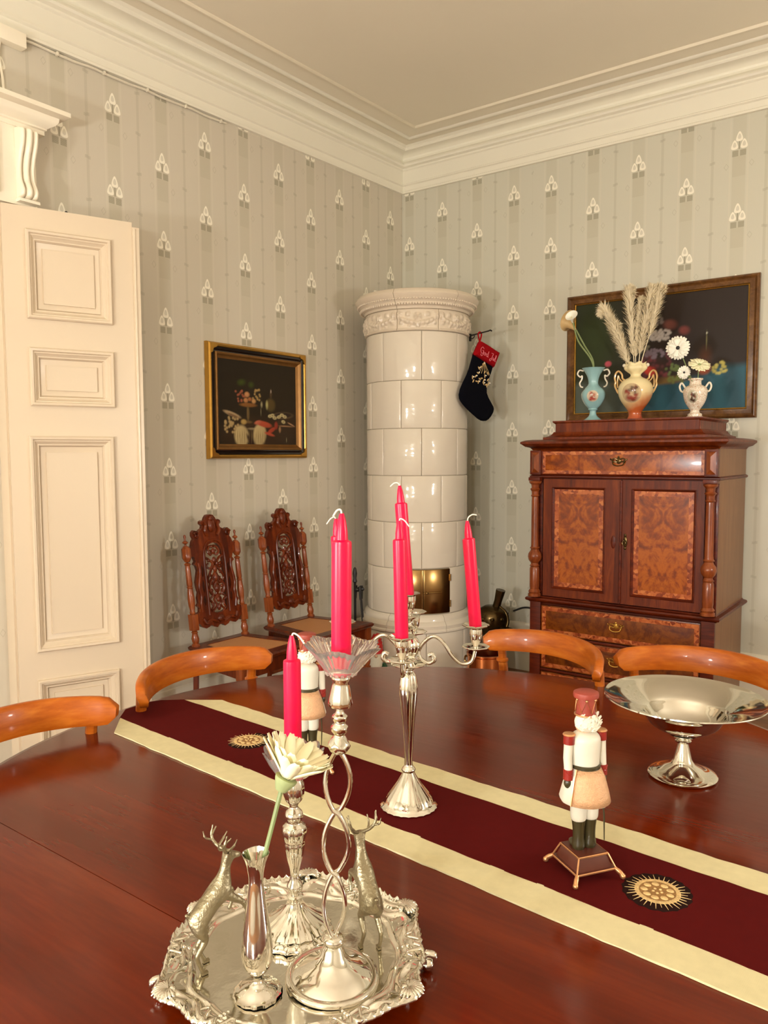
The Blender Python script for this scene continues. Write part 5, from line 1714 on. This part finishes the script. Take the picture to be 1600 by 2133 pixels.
# ---- five-armed candelabra
CX, CY = 2.403, -3.391
view = Vector((CAM.x - CX, CAM.y - CY, 0)).normalized()
vaz = math.atan2(view.y, view.x)
cd = thing('candelabra', 'tall silver candelabra with curved arms standing on the runner', 'candelabra', (CX, CY, RT), vaz)   # local +x points to the camera
mb = MB()
def gad(a, i, r, z):
    if z < .006: return r * (1 + .018 * math.cos(24 * a)), z
    if .012 < z < .035: return r * (1 + .02 * math.cos(20 * a)), z
    return r, z
mb.lathe([(0, 0), (.048, 0), (.050, .003), (.047, .006), (.043, .009), (.042, .013), (.036, .022), (.027, .034), (.019, .046), (.013, .056), (.010, .062), (0, .063)], 72, ripple=gad)
obj('base', mb, M['silver'], cd, 50)
mb = MB()
def flu(a, i, r, z):
    if .10 < z < .235: return r * (1 + .10 * abs(math.cos(3 * a)) - .05), z
    return r, z
mb.lathe(smooth_prof([(.007, .060), (.0125, .066), (.008, .073), (.007, .078), (.0075, .095), (.010, .14), (.0145, .185), (.0165, .212), (.013, .235), (.008, .243), (.012, .247), (.016, .252)], 4) + [(0, .254)], 48, ripple=flu)
obj('stem', mb, M['silver'], cd, 50)
mb = MB()
mb.lathe(smooth_prof([(.010, .248), (.028, .253), (.030, .256), (.020, .259), (.010, .263), (.016, .276), (.020, .288), (.015, .300), (.008, .306), (.007, .314), (.014, .318), (.007, .323), (.006, .330), (.013, .335), (.018, .338), (.020, .340), (.006, .343), (.009, .350), (.013, .364), (.013, .374)], 3) + [(.010, .374), (.009, .366), (0, .364)], 40, ripple=lambda a, i, r, z: (r * (1 + (.10 * math.cos(5 * a) if .262 < z < .302 else 0)), z))
mb.lathe([(.010, .3735), (.020, .3775), (.0205, .3785), (.010, .3755)], 40)
obj('centre_column', mb, M['silver'], cd, 50)
armang = [math.radians(a) for a in (-6, 84, 174, 264)]
AR = 0.116
for k, an in enumerate(armang):
    ar = AR if k in (1, 3) else .100
    D = Vector((math.cos(an), math.sin(an), 0))
    Z = lambda z: Vector((0, 0, z))
    mb = MB()
    pts = catmull([D * .014 + Z(.272), D * .026 + Z(.292), D * (.043) + Z(.304), D * .060 + Z(.294), D * (ar * .66) + Z(.270), D * (ar * .80) + Z(.2575), D * (ar * .94) + Z(.262), D * ar + Z(.284)], 6)
    mb.tube(pts, .0034, 8)
    mb.tube(catmull([D * .016 + Z(.285), D * .020 + Z(.266), D * .034 + Z(.257), D * .044 + Z(.262), D * .042 + Z(.272), D * .035 + Z(.270)], 5), [.0036] * 14 + [.0045] * 12, 8)
    arm = obj('arm', mb, M['silver'], cd, 60)
    mb = MB()
    c = D * ar
    mb.lathe([(0, .281), (.005, .281), (.008, .2825), (.021, .2865), (.0235, .2885), (.0225, .2895), (.008, .2865), (.004, .288), (.0055, .292), (.0095, .300), (.011, .312), (.0105, .319), (.013, .321), (.022, .3245), (.023, .326), (.0215, .327), (.0112, .323), (.0098, .318), (0, .314)], 32, (c.x, c.y, 0), ripple=lambda a, i, r, z: (r * (1 + (.05 * math.cos(8 * a) if (z > .3215 or .284 < z < .2897) else 0)), z))
    obj('candle_cup', mb, M['silver'], arm, 50)
def cdp(k, z):
    an = armang[k] + vaz; ar = AR if k in (1, 3) else .100
    return Vector((CX + ar * math.cos(an), CY + ar * math.sin(an), RT + z))
lt = right
build_candle('pink candle in the arm nearest the camera of the candelabra', cdp(0, .3165), cdp(0, .3165) + Vector((0, 0, .196)) - lt * .004, wick_dir=(1, -.6))
build_candle('pink candle leaning on the right arm of the candelabra', cdp(1, .3165), cdp(1, .3165) + Vector((0, 0, .188)) - lt * .0155, wick_dir=(1, .6))
build_candle('pink candle on the left arm of the candelabra, hidden behind the biggest candle', cdp(3, .3165), cdp(3, .3165) + Vector((0, 0, .190)) - lt * .010, wick_dir=(-1, -.6))
build_candle('pink candle on the raised centre of the candelabra, the highest of all', Vector((CX, CY, RT + .368)), Vector((CX, CY, RT + .368 + .196)) - lt * .0145, wick_dir=(-1, -.1))

# ---- silver bowl on foot
bw = thing('pedestal_bowl', 'wide shallow polished silver bowl on a flared foot at the right of the table', 'bowl', (2.752, -2.968, T + .0004))
mb = MB()
mb.lathe([(0, .002), (.060, 0), (.063, .001), (.064, .004), (.061, .007), (.056, .0075), (.040, .012), (.034, .018), (.022, .024), (.0165, .034), (.013, .050), (.010, .062), (.009, .068), (0, .069)], 72)
obj('foot', mb, M['silver'], bw, 60)
mb = MB()
mb.lathe([(0, .066), (.014, .067), (.015, .070), (.010, .073), (.014, .078), (.026, .081), (.027, .083), (.012, .086)] + smooth_prof([(.014, .086), (.040, .090), (.062, .102), (.073, .118), (.080, .127), (.100, .138), (.130, .148), (.146, .1525)], 4) + [(.148, .154), (.1475, .156), (.146, .1555)] + smooth_prof([(.142, .1535), (.120, .147), (.098, .139), (.078, .129), (.070, .119), (.058, .1045), (.038, .094), (.012, .090)], 4) + [(0, .0895)], 96)
obj('bowl', mb, M['silver'], bw, 60)

# ---- drummer nutcrackers seen from behind
def build_nut():
    t = thing('nutcracker_figure', 'white and peach nutcracker figure seen from behind beside the right medallion', 'figurine', (2.7335, -3.412, RT), math.radians(56))
    B = -1   # the back of the figure faces local -y
    mb = MB()
    mb.box(0, 0, .0135, .066, .066, .004, .001)
    mb.box(0, 0, .0225, .060, .060, .020, .002, taper=.80)
    mb.box(0, 0, .034, .047, .047, .005, .001)
    obj('base', mb, M['nut_base'], t, 30)
    mb = MB()
    for hw, z in ((.033, .0135), (.0245, .034)):
        mb.tube([(-hw, -hw, z), (hw, -hw, z), (hw, hw, z), (-hw, hw, z)], .0017, 6, closed=True)
    for sx in (-1, 1):
        for sy in (-1, 1):
            mb.tube([(sx * .033, sy * .033, .0135), (sx * .0245, sy * .0245, .034)], .0013, 6)
            mb.tube(catmull([(sx * .032, sy * .032, .014), (sx * .038, sy * .038, .008), (sx * .040, sy * .040, .003)], 4), [.003, .0035, .004], 8)
            mb.ball((sx * .040, sy * .040, .0042), .0042, u=10, v=8)
    obj('gilt_trim', mb, M['gold_trim'], t, 50)
    for s in (-1, 1):
        mb = MB(); mb.lathe(smooth_prof([(.0085, .036), (.0100, .042), (.0085, .052), (.0088, .066), (.0105, .080)], 3) + [(0, .081)], 16, (s * .0095, 0, 0)); mb.ball((s * .0095, .008, .041), .0085, .013, .0055, 12, 8)
        obj('boot', mb, M['nut_boot'], t, 60)
        mb = MB(); mb.lathe(smooth_prof([(.0090, .078), (.0118, .084), (.0122, .100), (.0110, .116)], 3) + [(0, .117)], 16, (s * .0100, 0, 0)); obj('leg', mb, M['nut_white'], t, 60)
    mb = MB(); mb.lathe([(0, .108), (.0355, .109), (.0365, .112), (.034, .122), (.028, .145), (.0215, .160), (0, .160)], 40, ripple=lambda a, i, r, z: (r * (1 + .015 * math.cos(10 * a)), z))
    obj('coat_skirt', mb, M['nut_white'], t, 60)
    # peach back panel over the skirt with a gilt edge
    mb = MB()
    rows = []
    for rr, z in ((.0375, .1105), (.0352, .122), (.0292, .145), (.0226, .1595)):
        rows.append([mb.bm.verts.new((rr * math.cos(a), rr * math.sin(a), z)) for a in [math.radians(-152 + 124 * k / 16) for k in range(17)]])
    for a, b in zip(rows[:-1], rows[1:]):
        for k in range(16): mb.bm.faces.new((a[k], a[k + 1], b[k + 1], b[k]))
    o = obj('skirt_panel', mb, M['nut_peach'], t, 60, label='peach glitter panel'); o.modifiers.new('s', 'SOLIDIFY').thickness = .001
    mb = MB(); a = math.radians(-154)
    mb.tube([(rr * math.cos(a), rr * math.sin(a), z) for rr, z in ((.0378, .110), (.0355, .122), (.0296, .145), (.0230, .160))], .0014, 6); obj('skirt_piping', mb, M['gold_trim'], t)
    mb = MB(); mb.lathe([(.0205, .158), (.0222, .1595), (.0222, .1635), (.0205, .165)], 32); obj('belt', mb, M['nut_boot'], t)
    mb = MB(); mb.lathe(smooth_prof([(.0205, .160), (.0210, .175), (.0220, .192), (.0215, .203), (.0170, .209), (.0105, .212)], 3) + [(0, .213)], 28, ripple=lambda a, i, r, z: (r * (1.04 - .10 * abs(math.sin(a))), z)); obj('torso', mb, M['nut_white'], t, 60)
    for s in (-1, 1):
        mb = MB(); mb.tube([(s * .0275, .001, .200), (s * .0290, .001, .175), (s * .0290, -.001, .158)], [.0070, .0066, .0062], 14); obj('arm', mb, M['nut_white'], t)
        mb = MB(); mb.tube([(s * .0290, -.001, .159), (s * .0288, -.001, .144)], [.0072, .0078], 14); mb.tube([(s * .0360, -.004, .157), (s * .0295, -.009, .152), (s * .024, -.004, .150)], .001, 5); obj('cuff', mb, M['nut_red'], t)
        mb = MB(); mb.ball((s * .0288, -.001, .138), .0068, .0062, .0085, 12, 8); obj('glove', mb, M['nut_boot'], t)
        mb = MB(); mb.tube([(s * .0275, .001, .196), (s * .0272, .001, .209)], [.0084, .0082], 16); ep = obj('epaulette', mb, M['nut_red'], t)
        mb = MB(); mb.lathe([(0, 0), (.0085, 0), (.0095, .001), (.0080, .003), (0, .004)], 16, (s * .0272, .001, .2085)); obj('epaulette_top', mb, M['gold_trim'], ep)
    mb = MB(); mb.ball((0, .002, .224), .0150, .0150, .0170, 20, 14); obj('head', mb, M['skin'], t, 60)
    mb = MB(); mb.ball((0, .0175, .222), .0030, .0035, .0035, 10, 8); mb.box(0, .0162, .2135, .011, .003, .006, .001); 
    obj('face', mb, M['skin'], t)
    mb = MB()
    for s in (-1, 1): mb.ball((s * .0055, .0152, .2265), .0018, .0014, .0018, 8, 6)
    obj('eyes', mb, M['dark'], t)
    mb = MB()
    rn = random.Random(9)
    mb.ball((0, -.003, .2265), .0185, .0165, .0150, 20, 12)
    for k in range(90):
        a = rn.uniform(math.radians(-200), math.radians(20)); z = rn.uniform(-.011, .012)
        rr = .0175 * math.sqrt(max(.1, 1 - (z / .0165) ** 2))
        p_ = Vector((rr * math.cos(a) * 1.05, -.003 + rr * math.sin(a), .2265 + z))
        mb.tube([p_, p_ + Vector((.0035 + rn.uniform(-.001, .001), -.001, .0035))], [.0016, .0007], 5)
    obj('curly_hair', mb, M['nut_hair'], t, 60)['kind'] = 'stuff'
    mb = MB(); mb.lathe([(0, .236), (.0145, .236), (.0155, .238), (.0135, .2395), (.0140, .262), (.0180, .263), (.0185, .266), (.0180, .270), (.0150, .2715), (0, .272)], 32); obj('drum_hat', mb, M['nut_hat'], t, 40)
    mb = MB()
    zz = []
    for k in range(12):
        a = 2 * PI * k / 12
        zz.append((.0148 * math.cos(a), .0148 * math.sin(a), .2415 if k % 2 else .2605))
    mb.tube(zz, .0009, 5, closed=True)
    mb.tube([(.0158 * math.cos(2 * PI * k / 24), .0158 * math.sin(2 * PI * k / 24), .2375) for k in range(24)], .0013, 6, closed=True)
    for k in range(0, 12, 2): mb.ball(zz[k], .0022, u=8, v=6)
    obj('hat_cord', mb, M['gold_trim'], t, 60)
    mb = MB(); mb.tube([(.0245, -.008, .125), (.026, -.012, .085), (.024, -.016, .050)], [.0016, .0014, .0008], 6); obj('sword', mb, M['nut_boot'], t)
    return t
nut = build_nut()
dup(nut, 'white and peach nutcracker figure half hidden behind the shortest candle and the tall candlestick', (2.151, -3.375, RT), math.radians(52))

# ================================================================ SILVER TRAY AND WHAT STANDS ON IT
TX, TY = 2.540, -3.826
tray = thing('silver_tray', 'round scalloped silver tray on ball feet in the foreground', 'tray', (TX, TY, T + .0004), 0.12)
mb = MB()
NA = 288
def edge_R(a):
    return 0.1580 + 0.0065 * math.cos(6 * a) + 0.0035 * math.cos(12 * a + .5) + 0.0022 * math.cos(18 * a)
def tray_pt(t, a):
    """t 0..1 from the centre to the rim"""
    R_ = edge_R(a)
    inner = 0.118 + 0.0018 * math.cos(12 * a)
    z = .020
    if t <= .5:
        r = inner * t / .5
    else:
        f = (t - .5) / .5
        r = inner + (R_ - inner) * f
        z = .020 + .010 * (f ** 1.3)
        rel = 0.0
        rel += .0022 * math.exp(-((f - .14) / .06) ** 2)
        rel += .0028 * math.exp(-((f - .52) / .16) ** 2) * (0.6 + .4 * math.sin(18 * a) * math.cos(7 * a + 1))
        rel += .0020 * math.sin(f * 16 + 3 * math.sin(12 * a)) * math.exp(-((f - .55) / .25) ** 2)
        rel += .0035 * math.exp(-((f - .92) / .06) ** 2) * (1 + .55 * math.cos(96 * a))
        z += rel * 1.4
        if f > .97: r += .0010 * math.cos(96 * a)
    return Vector((r * math.cos(a), r * math.sin(a), z))
ts = [0.0001, .1, .3, .45, .495, .505] + [.5 + .5 * k / 26 for k in range(1, 27)]
up_ = [[mb.bm.verts.new(tray_pt(t, 2 * PI * k / NA)) for k in range(NA)] for t in ts]
dn_ = [[mb.bm.verts.new(tray_pt(t, 2 * PI * k / NA) * 1.0 - Vector((0, 0, .0016 if t < .99 else .0022))) for k in range(NA)] for t in (ts[0], .495, .6, .8, 1.0)]
for rows in (up_, dn_):
    for a, b in zip(rows[:-1], rows[1:]):
        for k in range(NA):
            k2 = (k + 1) % NA
            mb.bm.faces.new((a[k], a[k2], b[k2], b[k]))
for k in range(NA):
    k2 = (k + 1) % NA
    mb.bm.faces.new((up_[-1][k], up_[-1][k2], dn_[-1][k2], dn_[-1][k]))
obj('tray_plate', mb, M['silver_tray'], tray, 60)
for k in range(12):      # shells and scrolls on the rim
    a = 2 * PI * k / 12
    R_ = edge_R(a)
    mb = MB()
    if k % 2 == 0:
        for q in range(13):
            f = (q - 6) / 6
            aa = a + f * 1.75
            p0 = Vector(((R_ - .016) * math.cos(a), (R_ - .016) * math.sin(a), .0325))
            dv = Vector((math.cos(aa), math.sin(aa), 0)) * (.0165 - .003 * abs(f))
            mb.tube([p0, p0 + dv * .5 + Vector((0, 0, .0022)), p0 + dv * .9 + Vector((0, 0, .0010)), p0 + dv * 1.05 + Vector((0, 0, -.0015))], [.0010, .0019, .0022, .0014], 8)
        mb.ball(((R_ - .021) * math.cos(a), (R_ - .021) * math.sin(a), .0305), .0042, u=10, v=8)
        obj('shell_ornament', mb, M['silver_tray'], tray, 60)
    else:
        for s in (-1, 1):
            pts = [Vector(((R_ - .010 + .009 * math.sin(w_ * 1.9)) * math.cos(a + s * w_ * .05), (R_ - .010 + .009 * math.sin(w_ * 1.9)) * math.sin(a + s * w_ * .05), .0325)) for w_ in [x * .25 for x in range(14)]]
            mb.tube(pts, [.0026 - .0001 * i for i in range(14)], 8)
        for q in range(3): mb.ball(((R_ - .018 - q * .006) * math.cos(a), (R_ - .018 - q * .006) * math.sin(a), .030 - q * .0014), .0030 - q * .0005, u=8, v=6)
        obj('scroll_ornament', mb, M['silver_tray'], tray, 60)
for k in range(4):
    a = math.radians((-127, -44, 36, 128)[k]) - .12
    c, s_ = math.cos(a), math.sin(a)
    mb = MB()
    mb.ball((.158 * c, .158 * s_, .0085), .0085, u=16, v=12)
    mb.tube(catmull([(.150 * c, .150 * s_, .021), (.164 * c, .164 * s_, .020), (.166 * c, .166 * s_, .014), (.160 * c, .160 * s_, .012)], 4), [.004, .005, .0045, .003], 8)
    obj('ball_foot', mb, M['silver'], tray, 60)
TZ = T + .0004 + .0204      # upper face of the plate

# tall candlestick with an open twisted stem and a glass drip dish
Lp = Vector((2.603, -3.833, TZ))
tw = thing('twisted_candlestick', 'tall silver candlestick with open twisted stem and flared glass dish on the tray', 'candlestick', tuple(Lp))
tw.rotation_euler = (Matrix.Rotation(math.radians(-2.1), 4, fwd.cross(Vector((0, 0, 1))).cross(Vector((0, 0, 1))).normalized())).to_euler()
AX = Vector((right.x, right.y, 0))
mb = MB()
mb.lathe([(0, 0), (.0525, 0), (.054, .002), (.053, .005), (.049, .0065), (.046, .0055), (.044, .0075), (.034, .0135), (.022, .020), (.0145, .029), (.0125, .036), (.0095, .040), (.012, .043), (.013, .048), (.009, .052), (0, .053)], 64)
obj('base', mb, M['silver'], tw, 60)
mb = MB()
for ph in (0, PI):
    pts, rad = [], []
    for k in range(61):
        f = k / 60
        z = .052 + .216 * f
        env = [0.0105, .0128, .0125][min(2, int(f * 3))]
        A_ = env * abs(math.sin(PI * 3 * f)) ** .85 + .0016
        # strands swap sides at each crossing
        side = 1 if ph == 0 else -1
        sgn = side * (1 if int(f * 3 - 1e-9) % 2 == 0 else -1)
        depth = .0024 * side * math.cos(PI * 3 * f)
        pts.append(AX * (A_ * sgn) + Vector((-AX.y, AX.x, 0)) * depth + Vector((0, 0, z)))
        rad.append(.0036)
    mb.tube(pts, rad, 10, flat=.75)
obj('twisted_stem', mb, M['silver'], tw, 60)
mb = MB()
mb.lathe(smooth_prof([(.004, .264), (.010, .268), (.0125, .275), (.008, .283), (.006, .287), (.009, .291), (.0095, .296), (.006, .300), (.008, .304), (.0085, .308), (.005, .312), (.0045, .318)], 4) + [(.0125, .3195), (.0135, .322), (.0120, .330), (.0095, .343), (.0085, .347), (.0105, .350), (.0105, .353), (.008, .3555), (0, .356)], 32, ripple=lambda a, i, r, z: (r * (1 + (.035 * math.cos(8 * a) if .319 < z < .344 else .05 * math.sin(5 * a + z * 500) if .266 < z < .31 else 0)), z))
obj('knops_and_socket', mb, M['silver'], tw, 50)
mb = MB()
def gl(a, i, r, z):
    k = max(0, (r - .012)) / .028
    return r * (1 + .035 * k * math.cos(12 * a)) * (1 + .030 * math.cos(36 * a) * k), z + .0022 * k * math.cos(6 * a)
mb.lathe([(.0118, .3565), (.016, .3565), (.019, .360), (.024, .367), (.032, .378), (.0405, .388), (.0415, .3895), (.040, .3895), (.031, .3805), (.023, .3705), (.0165, .3635), (.0118, .3620), (.0118, .3565)], 144, ripple=gl)
for k in range(16):
    a = 2 * PI * k / 16
    mb.ball((.0165 * math.cos(a), .0165 * math.sin(a), .3575), .0022, u=8, v=6)
obj('glass_dish', mb, M['glass'], tw, 60)
Mt = tw.rotation_euler.to_matrix()
bpos = Lp + Mt @ Vector((0, 0, .3575))
build_candle('biggest pink candle, standing in the flared glass dish of the tall candlestick', bpos, bpos + (Mt @ Vector((0, 0, 1)) + AX * -.024).normalized() * .178, r=.0112, wick_dir=(-.6, -.2))

# ornate candlestick with petalled glass dish
oc = thing('ornate_candlestick', 'shorter ornate silver candlestick with glass petal dish at the back of the tray', 'candlestick', (2.511, -3.796, TZ))
mb = MB()
mb.lathe([(0, 0), (.045, 0), (.047, .002), (.046, .006), (.041, .009), (.042, .013), (.037, .018), (.028, .023), (.018, .030), (.0115, .038), (.0085, .045), (.0105, .049), (.006, .053), (0, .054)], 72,
         ripple=lambda a, i, r, z: (r * (1 + (.03 * math.cos(18 * a) if .001 < z < .034 else 0)), z))
obj('base', mb, M['silver_tray'], oc, 50)
mb = MB()
mb.lathe(smooth_prof([(.006, .052), (.0095, .057), (.010, .063), (.0065, .070), (.0055, .078), (.007, .088), (.0105, .102), (.0125, .115), (.0120, .120), (.0135, .124), (.0150, .132), (.0140, .139), (.009, .144), (.0100, .148), (.0115, .153), (.010, .158), (.0055, .163), (.0060, .168), (.0095, .172), (.0125, .180), (.0130, .190), (.011, .199), (.0095, .202)], 3) + [(0, .202)], 36, ripple=lambda a, i, r, z: (r * (1 + (.055 * math.cos(10 * a) if .085 < z < .139 or .172 < z < .197 else 0)), z))
obj('stem', mb, M['silver'], oc, 50)
mb = MB()
def gl2(a, i, r, z):
    k = max(0, (r - .010)) / .026
    return r * (1 + .13 * k * abs(math.cos(4.5 * a))), z - .006 * k * (1 - abs(math.cos(4.5 * a)))
mb.lathe([(.0114, .203), (.016, .203), (.020, .207), (.027, .219), (.034, .236), (.0345, .2375), (.033, .2370), (.025, .2225), (.018, .2115), (.0114, .2085), (.0114, .203)], 144, ripple=gl2)
obj('glass_dish', mb, M['glass'], oc, 60)
bp = Vector((2.511, -3.796, TZ + .2035))
build_candle('shortest pink candle, in front of the hidden nutcracker and behind the cream gerbera', bp, bp + Vector((0, 0, .176)), r=.0108, wick_dir=(1, -.7))

# bud vase with a cream gerbera turned away
bv = thing('bud_vase', 'slender silver bud vase holding one cream gerbera at the front of the tray', 'vase', (2.553, -3.902, TZ))
mb = MB()
mb.lathe([(0, 0), (.026, 0), (.0275, .0015), (.0265, .004), (.021, .0055), (.019, .008), (.011, .011), (.0055, .015), (.0045, .020), (.006, .0225)] + smooth_prof([(.0085, .025), (.0150, .034), (.0175, .048), (.0165, .066), (.0125, .095), (.0088, .122), (.0082, .135), (.0105, .150), (.0148, .1615)], 4) + [(.0152, .1625), (.0145, .1625)] + smooth_prof([(.0098, .151), (.0072, .136), (.0075, .122), (.010, .09)], 3) + [(0, .088)], 40, ripple=lambda a, i, r, z: (r * (1 + (.03 * math.cos(14 * a) if z < .006 else 0)), z + (.0006 * math.cos(3 * a) if z > .155 else 0)))
obj('vase_body', mb, M['silver'], bv, 50)
hd = Vector((2.567, -3.866, 1.020))
gerbera('big cream gerbera leaning out of the silver bud vase, seen from the back', (2.5535, -3.9005, TZ + .128), hd, AX * .42 + Vector((0, 0, .88)) + view * -.10, 0.041, 'petal', 'calyx', 17, .0026, cup=.55, back=True)

# ---- reindeer figures
def build_deer():
    t = thing('reindeer_figure', 'brushed metal rearing reindeer with tall antlers at the left of the tray', 'figurine', (2.474, -3.900, TZ))
    V_, E_, R_ = [], [], []
    def add(p, r, par=None):
        V_.append(p); R_.append(r)
        if par is not None: E_.append((par, len(V_) - 1))
        return len(V_) - 1
    hip = add((-.016, 0, .068), .0125)
    bel = add((-.002, 0, .084), .0115, hip)
    che = add((.014, 0, .098), .0135, bel)
    ne1 = add((.020, 0, .113), .0085, che)
    ne2 = add((.022, 0, .127), .0062, ne1)
    hd_ = add((.026, 0, .138), .0066, ne2)
    mz = add((.038, 0, .135), .0042, hd_)
    add((.044, 0, .133), .0030, mz)
    tl = add((-.029, 0, .074), .0040, hip)
    add((-.034, 0, .080), .0020, tl)
    for s in (-1, 1):
        th = add((-.018 + s * .003, s * .0085, .058), .0090, hip)
        kn = add((-.006 + s * .005, s * .0095, .044), .0052, th)
        hk = add((-.020 + s * .005, s * .0100, .026), .0032, kn)
        fe = add((-.014 + s * .006, s * .0105, .010), .0026, hk)
        add((-.010 + s * .006, s * .0105, .0022), .0030, fe)
        sh = add((.020, s * .0080, .090), .0066, che)
        k2 = add((.038 - s * .003, s * .0095, .080 + s * .006), .0036, sh)
        p2 = add((.042 - s * .006, s * .0100, .064 + s * .006), .0025, k2)
        add((.036 - s * .006, s * .0100, .052 + s * .006), .0027, p2)
        ear = add((.024, s * .0085, .144), .0022, hd_)
        add((.022, s * .0130, .148), .0012, ear)
    me = bpy.data.meshes.new('deer_body')
    me.from_pydata(V_, E_, [])
    me.materials.append(M['deer'])
    o = bpy.data.objects.new('body', me)
    col.objects.link(o); o.parent = t
    sk = o.modifiers.new('skin', 'SKIN'); sk.use_smooth_shade = True
    for i, sv in enumerate(me.skin_vertices[0].data):
        sv.radius = (R_[i], R_[i]); sv.use_root = (i == 0)
    sb = o.modifiers.new('sub', 'SUBSURF'); sb.levels = 2; sb.render_levels = 2
    for s in (-1, 1):
        mb = MB()
        mb.tube(catmull([(.024, s * .003, .143), (.016, s * .012, .150), (.012, s * .018, .160), (.015, s * .020, .174)], 5), [.0024, .0023, .0020, .0010], 7)
        mb.tube(catmull([(.018, s * .010, .149), (.026, s * .014, .154), (.032, s * .014, .162)], 4), [.0020, .0016, .0008], 6)
        mb.tube(catmull([(.013, s * .016, .156), (.004, s * .020, .160), (.002, s * .022, .168)], 4), [.0018, .0015, .0008], 6)
        mb.tube([(.013, s * .018, .163), (.020, s * .021, .170)], [.0015, .0008], 6)
        obj('antler', mb, M['deer'], t, 60)
    mb = MB()
    for s in (-1, 1): mb.box(-.009 + s * .006, s * .0105, .0018, .009, .005, .0034, .0008)
    obj('hooves', mb, M['deer'], t)
    return t
dr1 = build_deer()
dr1.rotation_euler = (0, 0, math.radians(75))
dr1.scale = (.92, .92, .92)
dr2 = dup(dr1, 'brushed metal rearing reindeer behind the twisted candlestick, at the right of the tray', (2.597, -3.760, TZ), math.radians(150))
for d_ in (dr1, dr2): d_['group'] = 'metal reindeer on the tray'
